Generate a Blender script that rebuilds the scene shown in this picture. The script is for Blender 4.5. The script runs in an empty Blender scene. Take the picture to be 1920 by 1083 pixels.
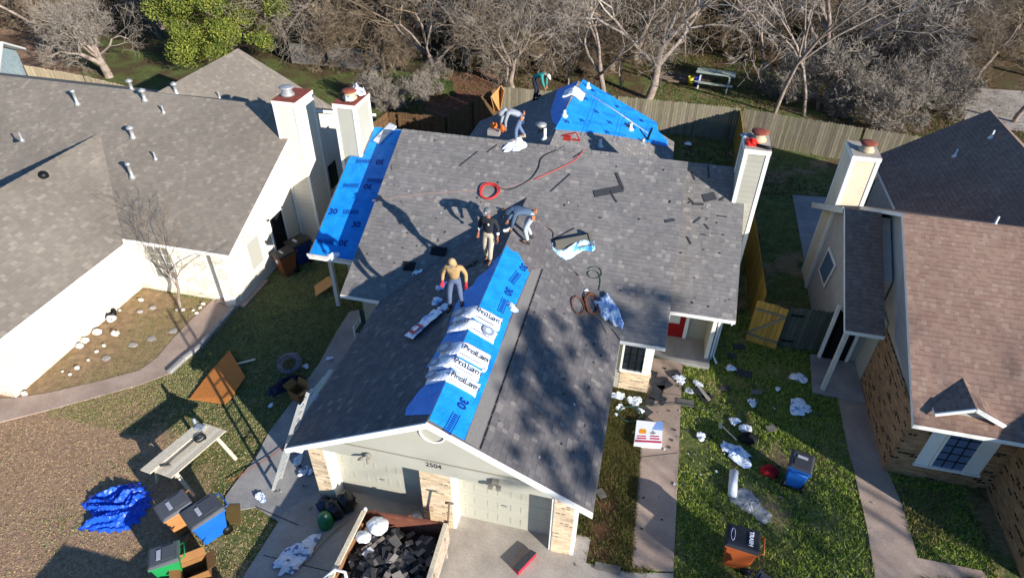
import bpy, bmesh, math, random
import numpy as np
from mathutils import Vector, Matrix, Euler
random.seed(7); np.random.seed(7)
S=bpy.context.scene; COL=S.collection
# ---------------------------------------------------------------- camera, world, sun
YAW,PIT,ROLL,F,H=-0.22500413,0.65501966,0.0147074,1208.04,15.0
def _axes():
    f=np.array([math.sin(YAW)*math.cos(PIT),math.cos(YAW)*math.cos(PIT),-math.sin(PIT)])
    r=np.array([math.cos(YAW),-math.sin(YAW),0.]);u=np.cross(r,f)
    return np.array([r*math.cos(ROLL)+u*math.sin(ROLL),-r*math.sin(ROLL)+u*math.cos(ROLL),f])
CM=_axes(); CP=np.array([0,0,H])
cd=bpy.data.cameras.new('camera'); cam=bpy.data.objects.new('camera',cd); COL.objects.link(cam); S.camera=cam
cd.sensor_width=36; cd.lens=F/1920*36; cd.clip_end=600; cd.clip_start=.1
cam.matrix_world=Matrix(((CM[0][0],CM[1][0],-CM[2][0],0),(CM[0][1],CM[1][1],-CM[2][1],0),(CM[0][2],CM[1][2],-CM[2][2],H),(0,0,0,1)))
EL,AZ=math.radians(18.9),math.radians(123)
W=bpy.data.worlds.new("World"); S.world=W; W.use_nodes=True
nt=W.node_tree; bg=nt.nodes['Background']; sky=nt.nodes.new('ShaderNodeTexSky'); sky.sky_type='NISHITA'
sky.sun_disc=False; sky.sun_elevation=EL; sky.sun_rotation=AZ; sky.ozone_density=8; sky.dust_density=.1; sky.air_density=1.2; nt.links.new(sky.outputs[0],bg.inputs[0]); bg.inputs[1].default_value=.102
sl=bpy.data.lights.new('sun','SUN'); sl.energy=4.9; sl.angle=math.radians(.5); sl.color=(1,.945,.875)
sun=bpy.data.objects.new('sun',sl); COL.objects.link(sun)
sd=Vector((math.cos(EL)*math.sin(AZ),math.cos(EL)*math.cos(AZ),math.sin(EL)))
sun.rotation_euler=sd.to_track_quat('Z','Y').to_euler()
S.view_settings.view_transform='Standard'; S.view_settings.look='None'; S.view_settings.gamma=1; S.view_settings.exposure=.84
S.render.engine='CYCLES'
# ---------------------------------------------------------------- photo pixel -> point on a real surface
def ray(x,y): return CM.T@np.array([(x-960)/F,(541.5-y)/F,1.])
def at(x,y,z=0.): d=ray(x,y); return Vector(CP+(z-H)/d[2]*d)
def aty(x,y,Y): d=ray(x,y); return Vector(CP+Y/d[1]*d)
def atx(x,y,X): d=ray(x,y); return Vector(CP+X/d[0]*d)
class Plane:
    def __init__(s,p,sx,sy): s.p=Vector(p); s.sx=sx; s.sy=sy; s.n=Vector((-sx,-sy,1)).normalized()
    def z(s,x,y): return s.p.z+s.sx*(x-s.p.x)+s.sy*(y-s.p.y)
    def at(s,x,y,off=0):
        d=Vector(ray(x,y)); o=Vector(CP); t=(s.p+s.n*off-o).dot(s.n)/d.dot(s.n); return o+d*t
    def pt(s,x,y,off=0): return Vector((x,y,s.z(x,y)))+s.n*off
    def frame(s,loc,ang=0):     # matrix lying on the plane, local x turned by ang from world x
        z=s.n; x=Vector((math.cos(ang),math.sin(ang),0)); x=(x-z*x.dot(z)).normalized(); y=z.cross(x)
        return Matrix(((x.x,y.x,z.x,loc[0]),(x.y,y.y,z.y,loc[1]),(x.z,y.z,z.z,loc[2]),(0,0,0,1)))
GND=Plane((0,0,0),0,0)
# ---------------------------------------------------------------- materials
def srgb(h):
    h=h.lstrip('#'); v=[int(h[i:i+2],16)/255 for i in (0,2,4)]
    return tuple((c/12.92 if c<=.04045 else ((c+.055)/1.055)**2.4) for c in v)
class NT:
    def __init__(s,name,rough=.85,spec=.3):
        s.m=bpy.data.materials.new(name); s.m.use_nodes=True; s.t=s.m.node_tree; s.b=s.t.nodes['Principled BSDF']
        s.b.inputs['Roughness'].default_value=rough; s.b.inputs['Specular IOR Level'].default_value=spec
    def n(s,ty,**k):
        o=s.t.nodes.new(ty)
        for a,v in k.items(): setattr(o,a,v)
        return o
    def l(s,a,b): s.t.links.new(a,b)
    def math(s,op,a,b=None,c=None):
        o=s.n('ShaderNodeMath',operation=op)
        for i,v in enumerate((a,b,c)):
            if v is None: continue
            if isinstance(v,(int,float)): o.inputs[i].default_value=v
            else: s.l(v,o.inputs[i])
        return o.outputs[0]
    def mix(s,f,a,b,mode='MIX'):
        o=s.n('ShaderNodeMix',data_type='RGBA',blend_type=mode)
        for i,v in ((0,f),(6,a),(7,b)):
            if isinstance(v,(int,float)): o.inputs[i].default_value=v
            elif isinstance(v,tuple): o.inputs[i].default_value=(*v[:3],1)
            else: s.l(v,o.inputs[i])
        return o.outputs[2]
    def noise(s,vec,scale,detail=3,rough=.5):
        o=s.n('ShaderNodeTexNoise'); o.inputs['Scale'].default_value=scale; o.inputs['Detail'].default_value=detail; o.inputs['Roughness'].default_value=rough
        if vec is not None: s.l(vec,o.inputs['Vector'])
        return o.outputs['Fac']
    def ramp(s,f,stops,interp='LINEAR'):
        o=s.n('ShaderNodeValToRGB'); o.color_ramp.interpolation=interp; e=o.color_ramp.elements
        while len(e)<len(stops): e.new(.5)
        for i,(p,c) in enumerate(stops):
            e[i].position=p; e[i].color=(*c[:3],1) if isinstance(c,tuple) else (c,c,c,1)
        s.l(f,o.inputs[0]); return o.outputs[0]
    def geo(s): return s.n('ShaderNodeNewGeometry')
    def pos(s): return s.geo().outputs['Position']
    def bump(s,h,st=.5,dist=.02):
        o=s.n('ShaderNodeBump'); o.inputs['Strength'].default_value=st; o.inputs['Distance'].default_value=dist; s.l(h,o.inputs['Height']); s.l(o.outputs[0],s.b.inputs['Normal'])
    def col(s,c):
        if isinstance(c,tuple): s.b.inputs['Base Color'].default_value=(*c[:3],1)
        else: s.l(c,s.b.inputs['Base Color'])
        return s.m
MC={}
def plain(name,c,rough=.7,var=.25,scale=6,spec=.3,bump=0,island=0.,objc=False,metal=0):
    if name in MC: return MC[name]
    t=NT(name,rough,spec); c=srgb(c) if isinstance(c,str) else c
    v=t.n('ShaderNodeTexCoord').outputs['Object']
    f=t.noise(v,scale,4,.6)
    k=t.ramp(f,[(.3,1-var),(.7,1+var*.6)])
    o=t.mix(1.,c,k,'MULTIPLY')
    if island:
        r=t.geo().outputs['Random Per Island']; o=t.mix(1.,o,t.ramp(r,[(0,1-island),(1,1+island)]),'MULTIPLY')
    if bump: t.bump(f,bump)
    t.b.inputs['Metallic'].default_value=metal
    MC[name]=t.col(o); return MC[name]
def uvxy(t):
    uv=t.n('ShaderNodeUVMap'); sp=t.n('ShaderNodeSeparateXYZ'); t.l(uv.outputs[0],sp.inputs[0]); return uv.outputs[0],sp.outputs[0],sp.outputs[1]
def wn(t,a,b=None):
    c=t.n('ShaderNodeCombineXYZ'); t.l(a,c.inputs[0]); 
    if b is not None: t.l(b,c.inputs[1])
    o=t.n('ShaderNodeTexWhiteNoise',noise_dimensions='2D'); t.l(c.outputs[0],o.inputs['Vector']); return o.outputs['Value']
def shingle(name,stops,tw=.17,course=.145,edge=.45,mottle=.12):
    t=NT(name,.95,.15); uv,u,v=uvxy(t)
    vr=t.math('DIVIDE',v,course); row=t.math('FLOOR',vr); fr=t.math('FRACT',vr)
    off=wn(t,row); 
    us=t.math('ADD',t.math('DIVIDE',u,tw),t.math('MULTIPLY',off,7.3))
    # uneven tab widths
    wob=t.math('MULTIPLY',t.math('SINE',t.math('MULTIPLY',us,2.17)),.16)
    us=t.math('ADD',us,wob); cell=t.math('FLOOR',us); fu=t.math('FRACT',us)
    r=wn(t,cell,row); r=t.math('ADD',t.math('MULTIPLY',r,.999),0.); c=t.ramp(r,[(p,srgb(h)) for p,h in stops],'CONSTANT')
    p=t.pos(); big=t.noise(p,.35,3); c=t.mix(1.,c,t.ramp(big,[(.3,1-mottle),(.7,1+mottle)]),'MULTIPLY')
    gr=t.noise(uv,60,2); c=t.mix(1.,c,t.ramp(gr,[(.3,.86),(.7,1.12)]),'MULTIPLY')
    r2=wn(t,t.math('ADD',cell,31.7),row)
    low=t.math('LESS_THAN',fr,.17); dk=t.math('MULTIPLY',low,t.math('GREATER_THAN',r2,.35))  # shadow line painted dark along the bottom of most courses
    side=t.math('MULTIPLY',t.math('LESS_THAN',fu,.07),t.math('GREATER_THAN',r2,.5))
    dk=t.math('MAXIMUM',dk,t.math('MULTIPLY',side,.7))
    c=t.mix(t.math('MULTIPLY',dk,edge),c,(.012,.012,.014))
    h=t.math('ADD',t.math('MULTIPLY',fr,-.6),t.math('MULTIPLY',r,.5)); t.bump(h,.35,.02)
    return t.col(c)
def brick(name,c1,c2,mor,dark=None):
    t=NT(name,.9,.2); uv,u,v=uvxy(t)
    b=t.n('ShaderNodeTexBrick'); b.offset=.5; t.l(uv,b.inputs['Vector'])
    for k,x in (('Scale',1),('Mortar Size',.008),('Brick Width',.22),('Row Height',.075),('Bias',0)): b.inputs[k].default_value=x
    b.inputs['Color1'].default_value=(*srgb(c1),1); b.inputs['Color2'].default_value=(*srgb(c2),1); b.inputs['Mortar'].default_value=(*srgb(mor),1)
    c=b.outputs['Color']
    row=t.math('FLOOR',t.math('DIVIDE',v,.075)); cell=t.math('FLOOR',t.math('ADD',t.math('DIVIDE',u,.22),t.math('MULTIPLY',t.math('MODULO',row,2),.5)))
    r=wn(t,cell,row); c=t.mix(1.,c,t.ramp(r,[(0,.8),(.9,1.15)]),'MULTIPLY')
    if dark: c=t.mix(t.math('MULTIPLY',t.math('GREATER_THAN',r,.9),t.math('SUBTRACT',1.,b.outputs['Fac'])),c,srgb(dark))
    t.bump(b.outputs['Fac'],-.5,.01); return t.col(c)
def stone(name):
    t=NT(name,.9,.2); uv,u,v=uvxy(t)
    vo=t.n('ShaderNodeTexVoronoi',feature='DISTANCE_TO_EDGE'); vo.inputs['Scale'].default_value=3.2; t.l(uv,vo.inputs['Vector'])
    vc=t.n('ShaderNodeTexVoronoi'); vc.inputs['Scale'].default_value=3.2; t.l(uv,vc.inputs['Vector'])
    sp=t.n('ShaderNodeSeparateColor'); t.l(vc.outputs['Color'],sp.inputs[0])
    c=t.ramp(sp.outputs[0],[(0,srgb('d6cfbf')),(.25,srgb('e2dccf')),(.6,srgb('e9e4d8')),(.93,srgb('ebe2d0')),(.992,srgb('c9a58a'))],'CONSTANT')
    e=t.ramp(vo.outputs['Distance'],[(0,1.),(.05,0.)]); c=t.mix(t.math('MULTIPLY',e,.75),c,srgb('a3937a'))
    # rusty soil staining near the ground
    sz=t.n('ShaderNodeSeparateXYZ'); t.l(t.pos(),sz.inputs[0]); n=t.noise(t.pos(),1.3,3)
    st=t.math('LESS_THAN',sz.outputs[2],t.math('MULTIPLY',n,.4)); c=t.mix(t.math('MULTIPLY',st,.25),c,srgb('c69a62'))
    t.bump(vo.outputs['Distance'],.6,.03); return t.col(c)
def siding(name,c,lap=.18,var=.08,vert=False):
    t=NT(name,.7,.3); uv,u,v=uvxy(t); c=srgb(c)
    fr=t.math('FRACT',t.math('DIVIDE',u if vert else v,lap)); g=t.math('LESS_THAN',fr,.07)
    n=t.noise(t.pos(),1.2,4); o=t.mix(1.,c,t.ramp(n,[(.3,1-var),(.7,1+var)]),'MULTIPLY'); o=t.mix(t.math('MULTIPLY',g,.35),o,(.12,.12,.11))
    t.bump(t.math('MULTIPLY',fr,-1.),.3,.02); return t.col(o)
def wood(name,c1,c2,grain=1.,isl=.25,green=0.,rough=.85):
    t=NT(name,rough,.2); v=t.n('ShaderNodeTexCoord').outputs['Object']
    mp=t.n('ShaderNodeMapping'); mp.inputs['Scale'].default_value=(9,9,1.2); t.l(v,mp.inputs[0])
    n=t.noise(mp.outputs[0],2.2,5,.65); c=t.mix(t.ramp(n,[(.3,0.),(.7,1.)]),srgb(c1),srgb(c2))
    r=t.geo().outputs['Random Per Island']; c=t.mix(1.,c,t.ramp(r,[(0,1-isl),(1,1+isl)]),'MULTIPLY')
    if green:
        g=t.noise(t.pos(),.8,3); c=t.mix(t.math('MULTIPLY',t.ramp(g,[(.45,0.),(.65,1.)]),green),c,srgb('7c8a3a'))
    t.bump(n,.3); return t.col(c)
def concrete(name,c,c2,scale=1.5,var=.5):
    t=NT(name,.9,.25); p=t.pos(); n=t.noise(p,scale,5,.6); n2=t.noise(p,22,3); n3=t.noise(p,.5,3)
    o=t.mix(t.ramp(n,[(.35,0.),(.7,1.)]),srgb(c),srgb(c2)); o=t.mix(1.,o,t.ramp(n2,[(.3,.88),(.7,1.1)]),'MULTIPLY')
    o=t.mix(1.,o,t.ramp(n3,[(.3,.8),(.65,1.08)]),'MULTIPLY'); t.bump(n2,.2,.01); return t.col(o)
def solid(name,c,rough=.6,spec=.3,metal=0,trans=0):
    if name in MC: return MC[name]
    t=NT(name,rough,spec); t.b.inputs['Metallic'].default_value=metal; t.b.inputs['Transmission Weight'].default_value=trans
    MC[name]=t.col(srgb(c) if isinstance(c,str) else c); return MC[name]
def isw(o):
    while o.parent is not None: o=o.parent
    return o.get('_w',1)
# ---------------------------------------------------------------- mesh builder
class MB:
    def __init__(s): s.v=[]; s.f=[]; s.mi=[]; s.sm=[]
    def add(s,vs,fs,mi=0,sm=False,M=None):
        b=len(s.v)
        for p in vs: s.v.append(tuple(M@Vector(p)) if M is not None else tuple(p))
        for f in fs: s.f.append([b+i for i in f]); s.mi.append(mi); s.sm.append(sm)
        return s
    def box(s,a,b,mi=0,M=None):
        x0,y0,z0=[min(a[i],b[i]) for i in range(3)]; x1,y1,z1=[max(a[i],b[i]) for i in range(3)]
        return s.add([(x0,y0,z0),(x1,y0,z0),(x1,y1,z0),(x0,y1,z0),(x0,y0,z1),(x1,y0,z1),(x1,y1,z1),(x0,y1,z1)],
            [(0,3,2,1),(4,5,6,7),(0,1,5,4),(1,2,6,5),(2,3,7,6),(3,0,4,7)],mi,False,M)
    def prism(s,poly,vec,mi=0,M=None,mside=None):
        n=len(poly); v=Vector(vec); P=[Vector(p) for p in poly]; Q=[p+v for p in P]
        s.add(P+Q,[list(range(n))[::-1],list(range(n,2*n))],mi,False,M)
        b=P+Q; s.add(b,[(i,(i+1)%n,n+(i+1)%n,n+i) for i in range(n)],mi if mside is None else mside,False,M); return s
    def sheet(s,poly,mi=0,M=None): return s.add(poly,[list(range(len(poly)))],mi,False,M)
    def beam(s,a,b,w,h,mi=0,up=(0,0,1),M=None):
        a=Vector(a);b=Vector(b);d=(b-a).normalized();u=Vector(up); r=d.cross(u)
        if r.length<1e-4: r=d.cross(Vector((1,0,0)))
        r.normalize(); u=r.cross(d); r*=w/2; u*=h/2
        return s.add([a-r-u,a+r-u,a+r+u,a-r+u,b-r-u,b+r-u,b+r+u,b-r+u],[(0,3,2,1),(4,5,6,7),(0,1,5,4),(1,2,6,5),(2,3,7,6),(3,0,4,7)],mi,False,M)
    def tube(s,pts,r,n=6,mi=0,M=None,cap=True):
        P=[Vector(p) for p in pts]; R=r if isinstance(r,(list,tuple)) else [r]*len(P); vs=[];fs=[]
        prev=None
        for i,p in enumerate(P):
            d=(P[min(i+1,len(P)-1)]-P[max(i-1,0)]).normalized()
            x=prev-d*prev.dot(d) if prev is not None else d.cross(Vector((0,0,1)))
            if x.length<1e-3: x=d.cross(Vector((1,0,0)))
            x.normalize(); prev=x; y=d.cross(x)
            for k in range(n): a=2*math.pi*k/n; vs.append(p+(x*math.cos(a)+y*math.sin(a))*R[i])
        for i in range(len(P)-1):
            for k in range(n): fs.append((i*n+k,i*n+(k+1)%n,(i+1)*n+(k+1)%n,(i+1)*n+k))
        if cap: fs.append(list(range(n))[::-1]); fs.append([(len(P)-1)*n+k for k in range(n)])
        return s.add(vs,fs,mi,True,M)
    def lathe(s,prof,n=12,mi=0,M=None,sm=True):  # prof (r,z)
        vs=[];fs=[]
        for r,z in prof:
            for k in range(n): a=2*math.pi*k/n; vs.append((r*math.cos(a),r*math.sin(a),z))
        for i in range(len(prof)-1):
            for k in range(n): fs.append((i*n+k,i*n+(k+1)%n,(i+1)*n+(k+1)%n,(i+1)*n+k))
        fs.append(list(range(n))[::-1]); fs.append([(len(prof)-1)*n+k for k in range(n)])
        return s.add(vs,fs,mi,sm,M)
    def blob(s,c,r,seed=0,jag=.25,nu=10,nv=6,mi=0,M=None,sm=False):
        rr=random.Random(seed); vs=[];fs=[]
        r=(r,r,r) if isinstance(r,(int,float)) else r
        for j in range(nv+1):
            th=math.pi*j/nv
            for i in range(nu):
                a=2*math.pi*i/nu; k=1+rr.uniform(-jag,jag)
                vs.append((c[0]+r[0]*k*math.sin(th)*math.cos(a),c[1]+r[1]*k*math.sin(th)*math.sin(a),c[2]+r[2]*k*math.cos(th)))
        for j in range(nv):
            for i in range(nu): fs.append((j*nu+i,(j+1)*nu+i,(j+1)*nu+(i+1)%nu,j*nu+(i+1)%nu))
        return s.add(vs,fs,mi,sm,M)
    def build(s,name,mats,parent=None,bevel=0,smooth=False):
        m=bpy.data.meshes.new(name); off=Vector((0,0,0))
        if parent is not None and isw(parent): off=WL(parent)
        m.from_pydata([tuple(Vector(p)-off) for p in s.v],[],s.f); m.validate(verbose=False) if False else None
        if not isinstance(mats,(list,tuple)): mats=[mats]
        for k in mats: m.materials.append(k)
        m.polygons.foreach_set('material_index',s.mi); m.polygons.foreach_set('use_smooth',[bool(x or smooth) for x in s.sm])
        uvl=m.uv_layers.new(name='UVMap'); m.update()
        vv=s.v
        for p in m.polygons:
            n=p.normal
            if abs(n.z)>.999: hx=Vector((1,0,0)); vy=Vector((0,1,0))
            else: hx=Vector((-n.y,n.x,0)).normalized(); vy=n.cross(hx)
            for li in p.loop_indices:
                q=Vector(vv[m.loops[li].vertex_index]); uvl.data[li].uv=(q.dot(hx),q.dot(vy))
        o=bpy.data.objects.new(name,m); COL.objects.link(o)
        if parent is not None: o.parent=parent
        if bevel:
            b=o.modifiers.new('bevel','BEVEL'); b.width=bevel; b.segments=2; b.limit_method='ANGLE'
        return o
WLD={}
def WL(o):
    v=Vector((0,0,0))
    while o is not None: v=v+Vector(o.location); o=o.parent
    return v
def thing(name,label,cat,loc=(0,0,0),rz=0,group=None,local=False):
    o=bpy.data.objects.new(name,None); COL.objects.link(o); o.empty_display_size=.2
    o.location=loc; o.rotation_euler=(0,0,rz); o['label']=label; o['category']=cat
    if group: o['group']=group
    if local: o['_w']=0
    return o
def tag(o,label,cat,group=None):
    o['label']=label; o['category']=cat
    if group: o['group']=group
    return o
def struct(o): o['kind']='structure'; return o
def copy_tree(o,parent=None):
    c=o.copy(); COL.objects.link(c); c.parent=parent
    for ch in list(o.children): copy_tree(ch,c)
    return c
def fast(name,V,Fc,mat,parent=None,smooth=False):
    V=np.asarray(V,dtype=np.float32); Fc=np.asarray(Fc,dtype=np.int32); m=bpy.data.meshes.new(name); k=Fc.shape[1]
    m.vertices.add(len(V)); m.vertices.foreach_set('co',V.ravel()); m.loops.add(Fc.size); m.loops.foreach_set('vertex_index',Fc.ravel())
    m.polygons.add(len(Fc)); m.polygons.foreach_set('loop_start',np.arange(0,Fc.size,k,dtype=np.int32)); 
    m.polygons.foreach_set('use_smooth',np.full(len(Fc),smooth)); m.materials.append(mat); m.update(calc_edges=True)
    o=bpy.data.objects.new(name,m); COL.objects.link(o)
    if parent is not None: o.parent=parent
    return o
_tc={}
def text(s,size,M,mat,name='lettering',parent=None,align='CENTER',bold=0.,depth=.004,shear=0):
    cu=bpy.data.curves.new(name,'FONT'); cu.body=s; cu.size=size; cu.align_x=align; cu.align_y='CENTER'; cu.extrude=depth; cu.offset=bold; cu.shear=shear; cu.resolution_u=3
    o=bpy.data.objects.new('t',cu); COL.objects.link(o); dg=bpy.context.evaluated_depsgraph_get()
    me=bpy.data.meshes.new_from_object(o.evaluated_get(dg)); bpy.data.objects.remove(o); bpy.data.curves.remove(cu)
    me.materials.clear(); me.materials.append(mat); me.transform(M)
    if parent is not None and isw(parent): me.transform(Matrix.Translation(-WL(parent)))
    me.name=name; ob=bpy.data.objects.new(name,me); COL.objects.link(ob)
    if parent is not None: ob.parent=parent
    return ob
# ---------------------------------------------------------------- shared materials
SH_G=shingle('grey_shingle',[(0,'807b77'),(.2,'7b7773'),(.45,'777370'),(.7,'73706d'),(.86,'7f7a76'),(.93,'918a83')],tw=.14,edge=.3)
SH_N=shingle('new_grey_shingle',[(0,'6d6968'),(.2,'686463'),(.45,'635f5f'),(.72,'605d5d'),(.86,'6c6866'),(.94,'7e7873')],tw=.14,edge=.25)
SH_T=shingle('tan_grey_shingle',[(0,'8a8072'),(.2,'847a6d'),(.5,'80776b'),(.8,'877d70'),(.92,'93897a')],tw=.17,edge=.12)
SH_P=shingle('pink_tan_shingle',[(0,'8a7163'),(.25,'856b5e'),(.5,'887061'),(.75,'81685b'),(.9,'8f796a')],tw=.12,edge=.4)
GREYSTRIP=plain('bare_shingle_strip','77736f',.95,.15,20)
def undmat():
    t=NT('underlayment_blue',.5,.4); p=t.pos(); n=t.noise(p,2.2,4,.6); n2=t.noise(p,11,3,.6); c=t.mix(t.ramp(n,[(.35,0.),(.65,1.)]),srgb('0d7ccf'),srgb('1a90e2')); c=t.mix(t.math('MULTIPLY',t.ramp(n2,[(.62,0.),(.74,1.)]),.25),c,srgb('5f93b5')); t.bump(t.math('ADD',n,t.math('MULTIPLY',n2,.4)),.7,.05); return t.col(c)
UND=undmat()
NAVY=solid('print_navy','0a2f7a',.6); BLK=solid('black_plastic','101112',.5); DKT=plain('roofing_felt','2a2d33',.9,.2,3)
WHT=plain('white_trim','e6e4dd',.55,.06,2); WHT2=plain('weathered_white_trim','c9c6bd',.7,.18,5)
SID=siding('greige_siding','a8a597'); SIDW=siding('white_lap_siding','d9d1c0',.2); SIDS=siding('beige_lap_siding','d9ccb0',.13)
PANEL=plain('smooth_panel','acaa9d',.7,.06,1.2); STUCCO=plain('stucco','ada79f',.9,.12,3,bump=.2)
BRT=brick('tan_brick','d6bf9e','c8ac89','cdbfa6','97806a'); BRB=brick('brown_brick','a98662','8d6a4c','8a7358','1e1a1a')
STN=stone('painted_limestone'); CONC=concrete('concrete','a0968b','b5ab9e'); CONC2=concrete('stained_concrete','9c8778','b19c8b',1.1)
CONC3=concrete('patio_concrete','8d8b88','a5a19a')
FEN=wood('weathered_fence_board','8b8270','6d6556',isl=.28,green=.12); FEN2=wood('brown_fence_board','6a5238','4f3c28',isl=.2)
FENY=wood('new_cedar_board','c79a4a','a87f3a',isl=.18); FENG=wood('grey_green_board','5e635a','4b4f48',isl=.2)
PLY=wood('plywood','c07c3f','a8662f',isl=.08); PLY2=wood('pale_plywood','c99a63','b5854f',isl=.05); LUM=wood('raw_lumber','d8cdb6','b9ab92',isl=.12)
GLS=solid('window_glass','20262c',.08,.6); GLSB=solid('sky_window_glass','5a6f8c',.08,.7); DARK=solid('dark_opening','0b0c0d',.9)
RUST=plain('rusty_metal','8a4636',.8,.35,6); GALV=plain('galvanised','a9a9a6',.45,.15,8,metal=.4); FLUE=plain('flue_metal','b5a486',.6,.2,7)
RED=solid('red_paint','8e1216',.4); SOIL=plain('dirt','664831',.95,.4,3,bump=.5)
# ---------------------------------------------------------------- ground
def ground_mat():
    t=NT('ground_turf',1.,.1); p=t.pos(); sp=t.n('ShaderNodeSeparateXYZ'); t.l(p,sp.inputs[0]); x,y=sp.outputs[0],sp.outputs[1]
    n1=t.noise(p,.55,4,.6); n2=t.noise(p,2.2,4,.65); n3=t.noise(p,9,4,.7); n4=t.noise(p,28,2,.7)
    grass=t.mix(t.ramp(n2,[(.35,0.),(.65,1.)]),srgb('38491d'),srgb('62703a')); grass=t.mix(t.ramp(n3,[(.4,0.),(.68,.8)]),grass,srgb('827f55'))
    dirt=t.mix(t.ramp(n3,[(.35,0.),(.65,1.)]),srgb('8f705a'),srgb('b29678')); dirt=t.mix(t.ramp(n2,[(.5,0.),(.75,.6)]),dirt,srgb('9a7863'))
    leaf=t.mix(t.ramp(n3,[(.35,0.),(.65,1.)]),srgb('43372a'),srgb('6b5240'))
    # bare reddish soil toward the front of the left lawn
    a=t.math('ADD',t.math('MULTIPLY',t.math('SUBTRACT',-10.2,x),.30),t.math('MULTIPLY',t.math('SUBTRACT',9.0,y),.30))
    a=t.math('ADD',a,t.math('MULTIPLY',t.math('SUBTRACT',n1,.5),3.))
    g=t.mix(t.ramp(a,[(.1,0.),(.75,1.)]),grass,dirt)
    # right lawn patches of bare soil near the street end
    b=t.math('MULTIPLY',t.ramp(n1,[(.52,0.),(.62,1.)]),t.math('GREATER_THAN',x,-8.))
    g=t.mix(t.math('MULTIPLY',b,.65),g,dirt)
    # leaf litter under the trees behind the houses
    c=t.math('ADD',t.math('MULTIPLY',t.math('SUBTRACT',y,33.),.05),t.math('MULTIPLY',t.math('SUBTRACT',n1,.47),4.))
    pic=t.math('MULTIPLY',t.math('LESS_THAN',t.math('ABSOLUTE',t.math('SUBTRACT',x,4.)),5.),t.math('LESS_THAN',y,50.)); c=t.math('SUBTRACT',c,t.math('MULTIPLY',pic,.6)); far=t.math('MULTIPLY',t.ramp(c,[(.1,0.),(.6,1.)]),t.math('GREATER_THAN',y,26.))
    g=t.mix(t.math('MULTIPLY',far,.8),g,leaf)
    g=t.mix(1.,g,t.ramp(n4,[(.3,.84),(.7,1.14)]),'MULTIPLY'); t.bump(t.math('ADD',n3,n4),.8,.06)
    return t.col(g)
GM=ground_mat()
m=MB(); m.sheet([(-260,-120,0),(260,-120,0),(260,420,0),(-260,420,0)]); struct(m.build('ground',GM))
def pxpoly(pts,z=0): return [at(x,y,z) for x,y in pts]
def slab(name,pts,z,mat,t=.12,st=True):
    P=[Vector((p.x,p.y,z)) for p in pts]
    if sum((P[i].x*P[(i+1)%len(P)].y-P[(i+1)%len(P)].x*P[i].y) for i in range(len(P)))<0: P.reverse()
    m=MB(); m.prism([p-Vector((0,0,t)) for p in P],(0,0,t)); o=m.build(name,mat)
    if st: struct(o)
    return o
slab('path',pxpoly([(0,747),(25,747),(87,738),(187,715),(262,695),(295,671),(325,635),(357,602),(400,562),(448,568),(415,607),(375,652),(352,674),(320,700),(262,722),(180,745),(100,767),(0,792)]),.03,CONC2)
slab('garden_bed',pxpoly([(25,748),(87,739),(187,716),(262,696),(295,672),(325,636),(357,603),(398,564),(375,562),(270,541),(150,640)]),.012,plain('bed_soil','8d7558',1,.4,4,bump=.4),.05)
slab('side_path',pxpoly([(705,575),(655,585),(630,625),(600,680),(575,715),(547,755),(505,810),(479,860),(441,906),(423,931),(424,961),(480,951),(543,991),(560,1020),(600,1000),(640,940),(640,800),(730,620)]),.032,CONC3)
g0=at(605,962); g1=at(1063,1042)
slab('driveway',[Vector((-7.1,9.4,0)),Vector((-.0,9.4,0)),Vector((-.02,8.7,0)),at(1180,1073),at(1262,1075),Vector((2.6,1,0)),Vector((-8.2,1,0)),Vector((-7.9,8.2,0))],.034,CONC)
slab('front_path',pxpoly([(1184,1066),(1192,951),(1199,860),(1206,790),(1213,730),(1225,672),(1280,680),(1277,740),(1273,835),(1268,950),(1262,1072)]),.04,CONC2)
slab('planting_bed',[Vector((-.3,9.3,0)),Vector((-.0,8.75,0)),at(1116,1052),at(1182,1066),at(1192,951),at(1199,860),at(1213,735),Vector((-.3,14.7,0))],.012,SOIL,.05)
slab('porch_floor',[Vector((1.0,14.95,0)),Vector((1.0,17.9,0)),Vector((3.0,17.9,0)),at(1330,688,.14),at(1278,678,.14),at(1225,660,.14)],.14,CONC3,.2)
slab('neighbour_path',pxpoly([(1545,650),(1560,705),(1575,770),(1590,845),(1600,880),(1625,990),(1640,1083),(1650,1140),(1760,1140),(1722,1083),(1850,1083),(1840,1070),(1720,1046),(1690,945),(1662,880),(1650,810),(1635,750),(1628,700),(1640,655)]),.035,CONC2)
slab('patio',pxpoly([(1485,367),(1560,372),(1545,560),(1522,565)]),.05,CONC3)
slab('leaf_slope',pxpoly([(795,205),(812,170),(850,138),(905,128),(945,150),(948,172),(925,195),(880,215),(830,222)]),.02,plain('red_brown_leaves','7d5240',1,.45,3,bump=.5),.05)
m=MB()   # joints cut in the concrete
for a,b in [((-3.8,8.7),(-3.8,1)),((-7.8,7.0),(1.2,7.0))]: m.beam((a[0],a[1],.035),(b[0],b[1],.035),.02,.006)
for a,b in [(at(1199,858),at(1270,850)),(at(1215,735),at(1275,742)),(at(480,951),at(560,985))]: m.beam((a.x,a.y,.041),(b.x,b.y,.041),.018,.005)
struct(m.build('concrete_joints',solid('joint','3a332b',.9)))
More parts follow.
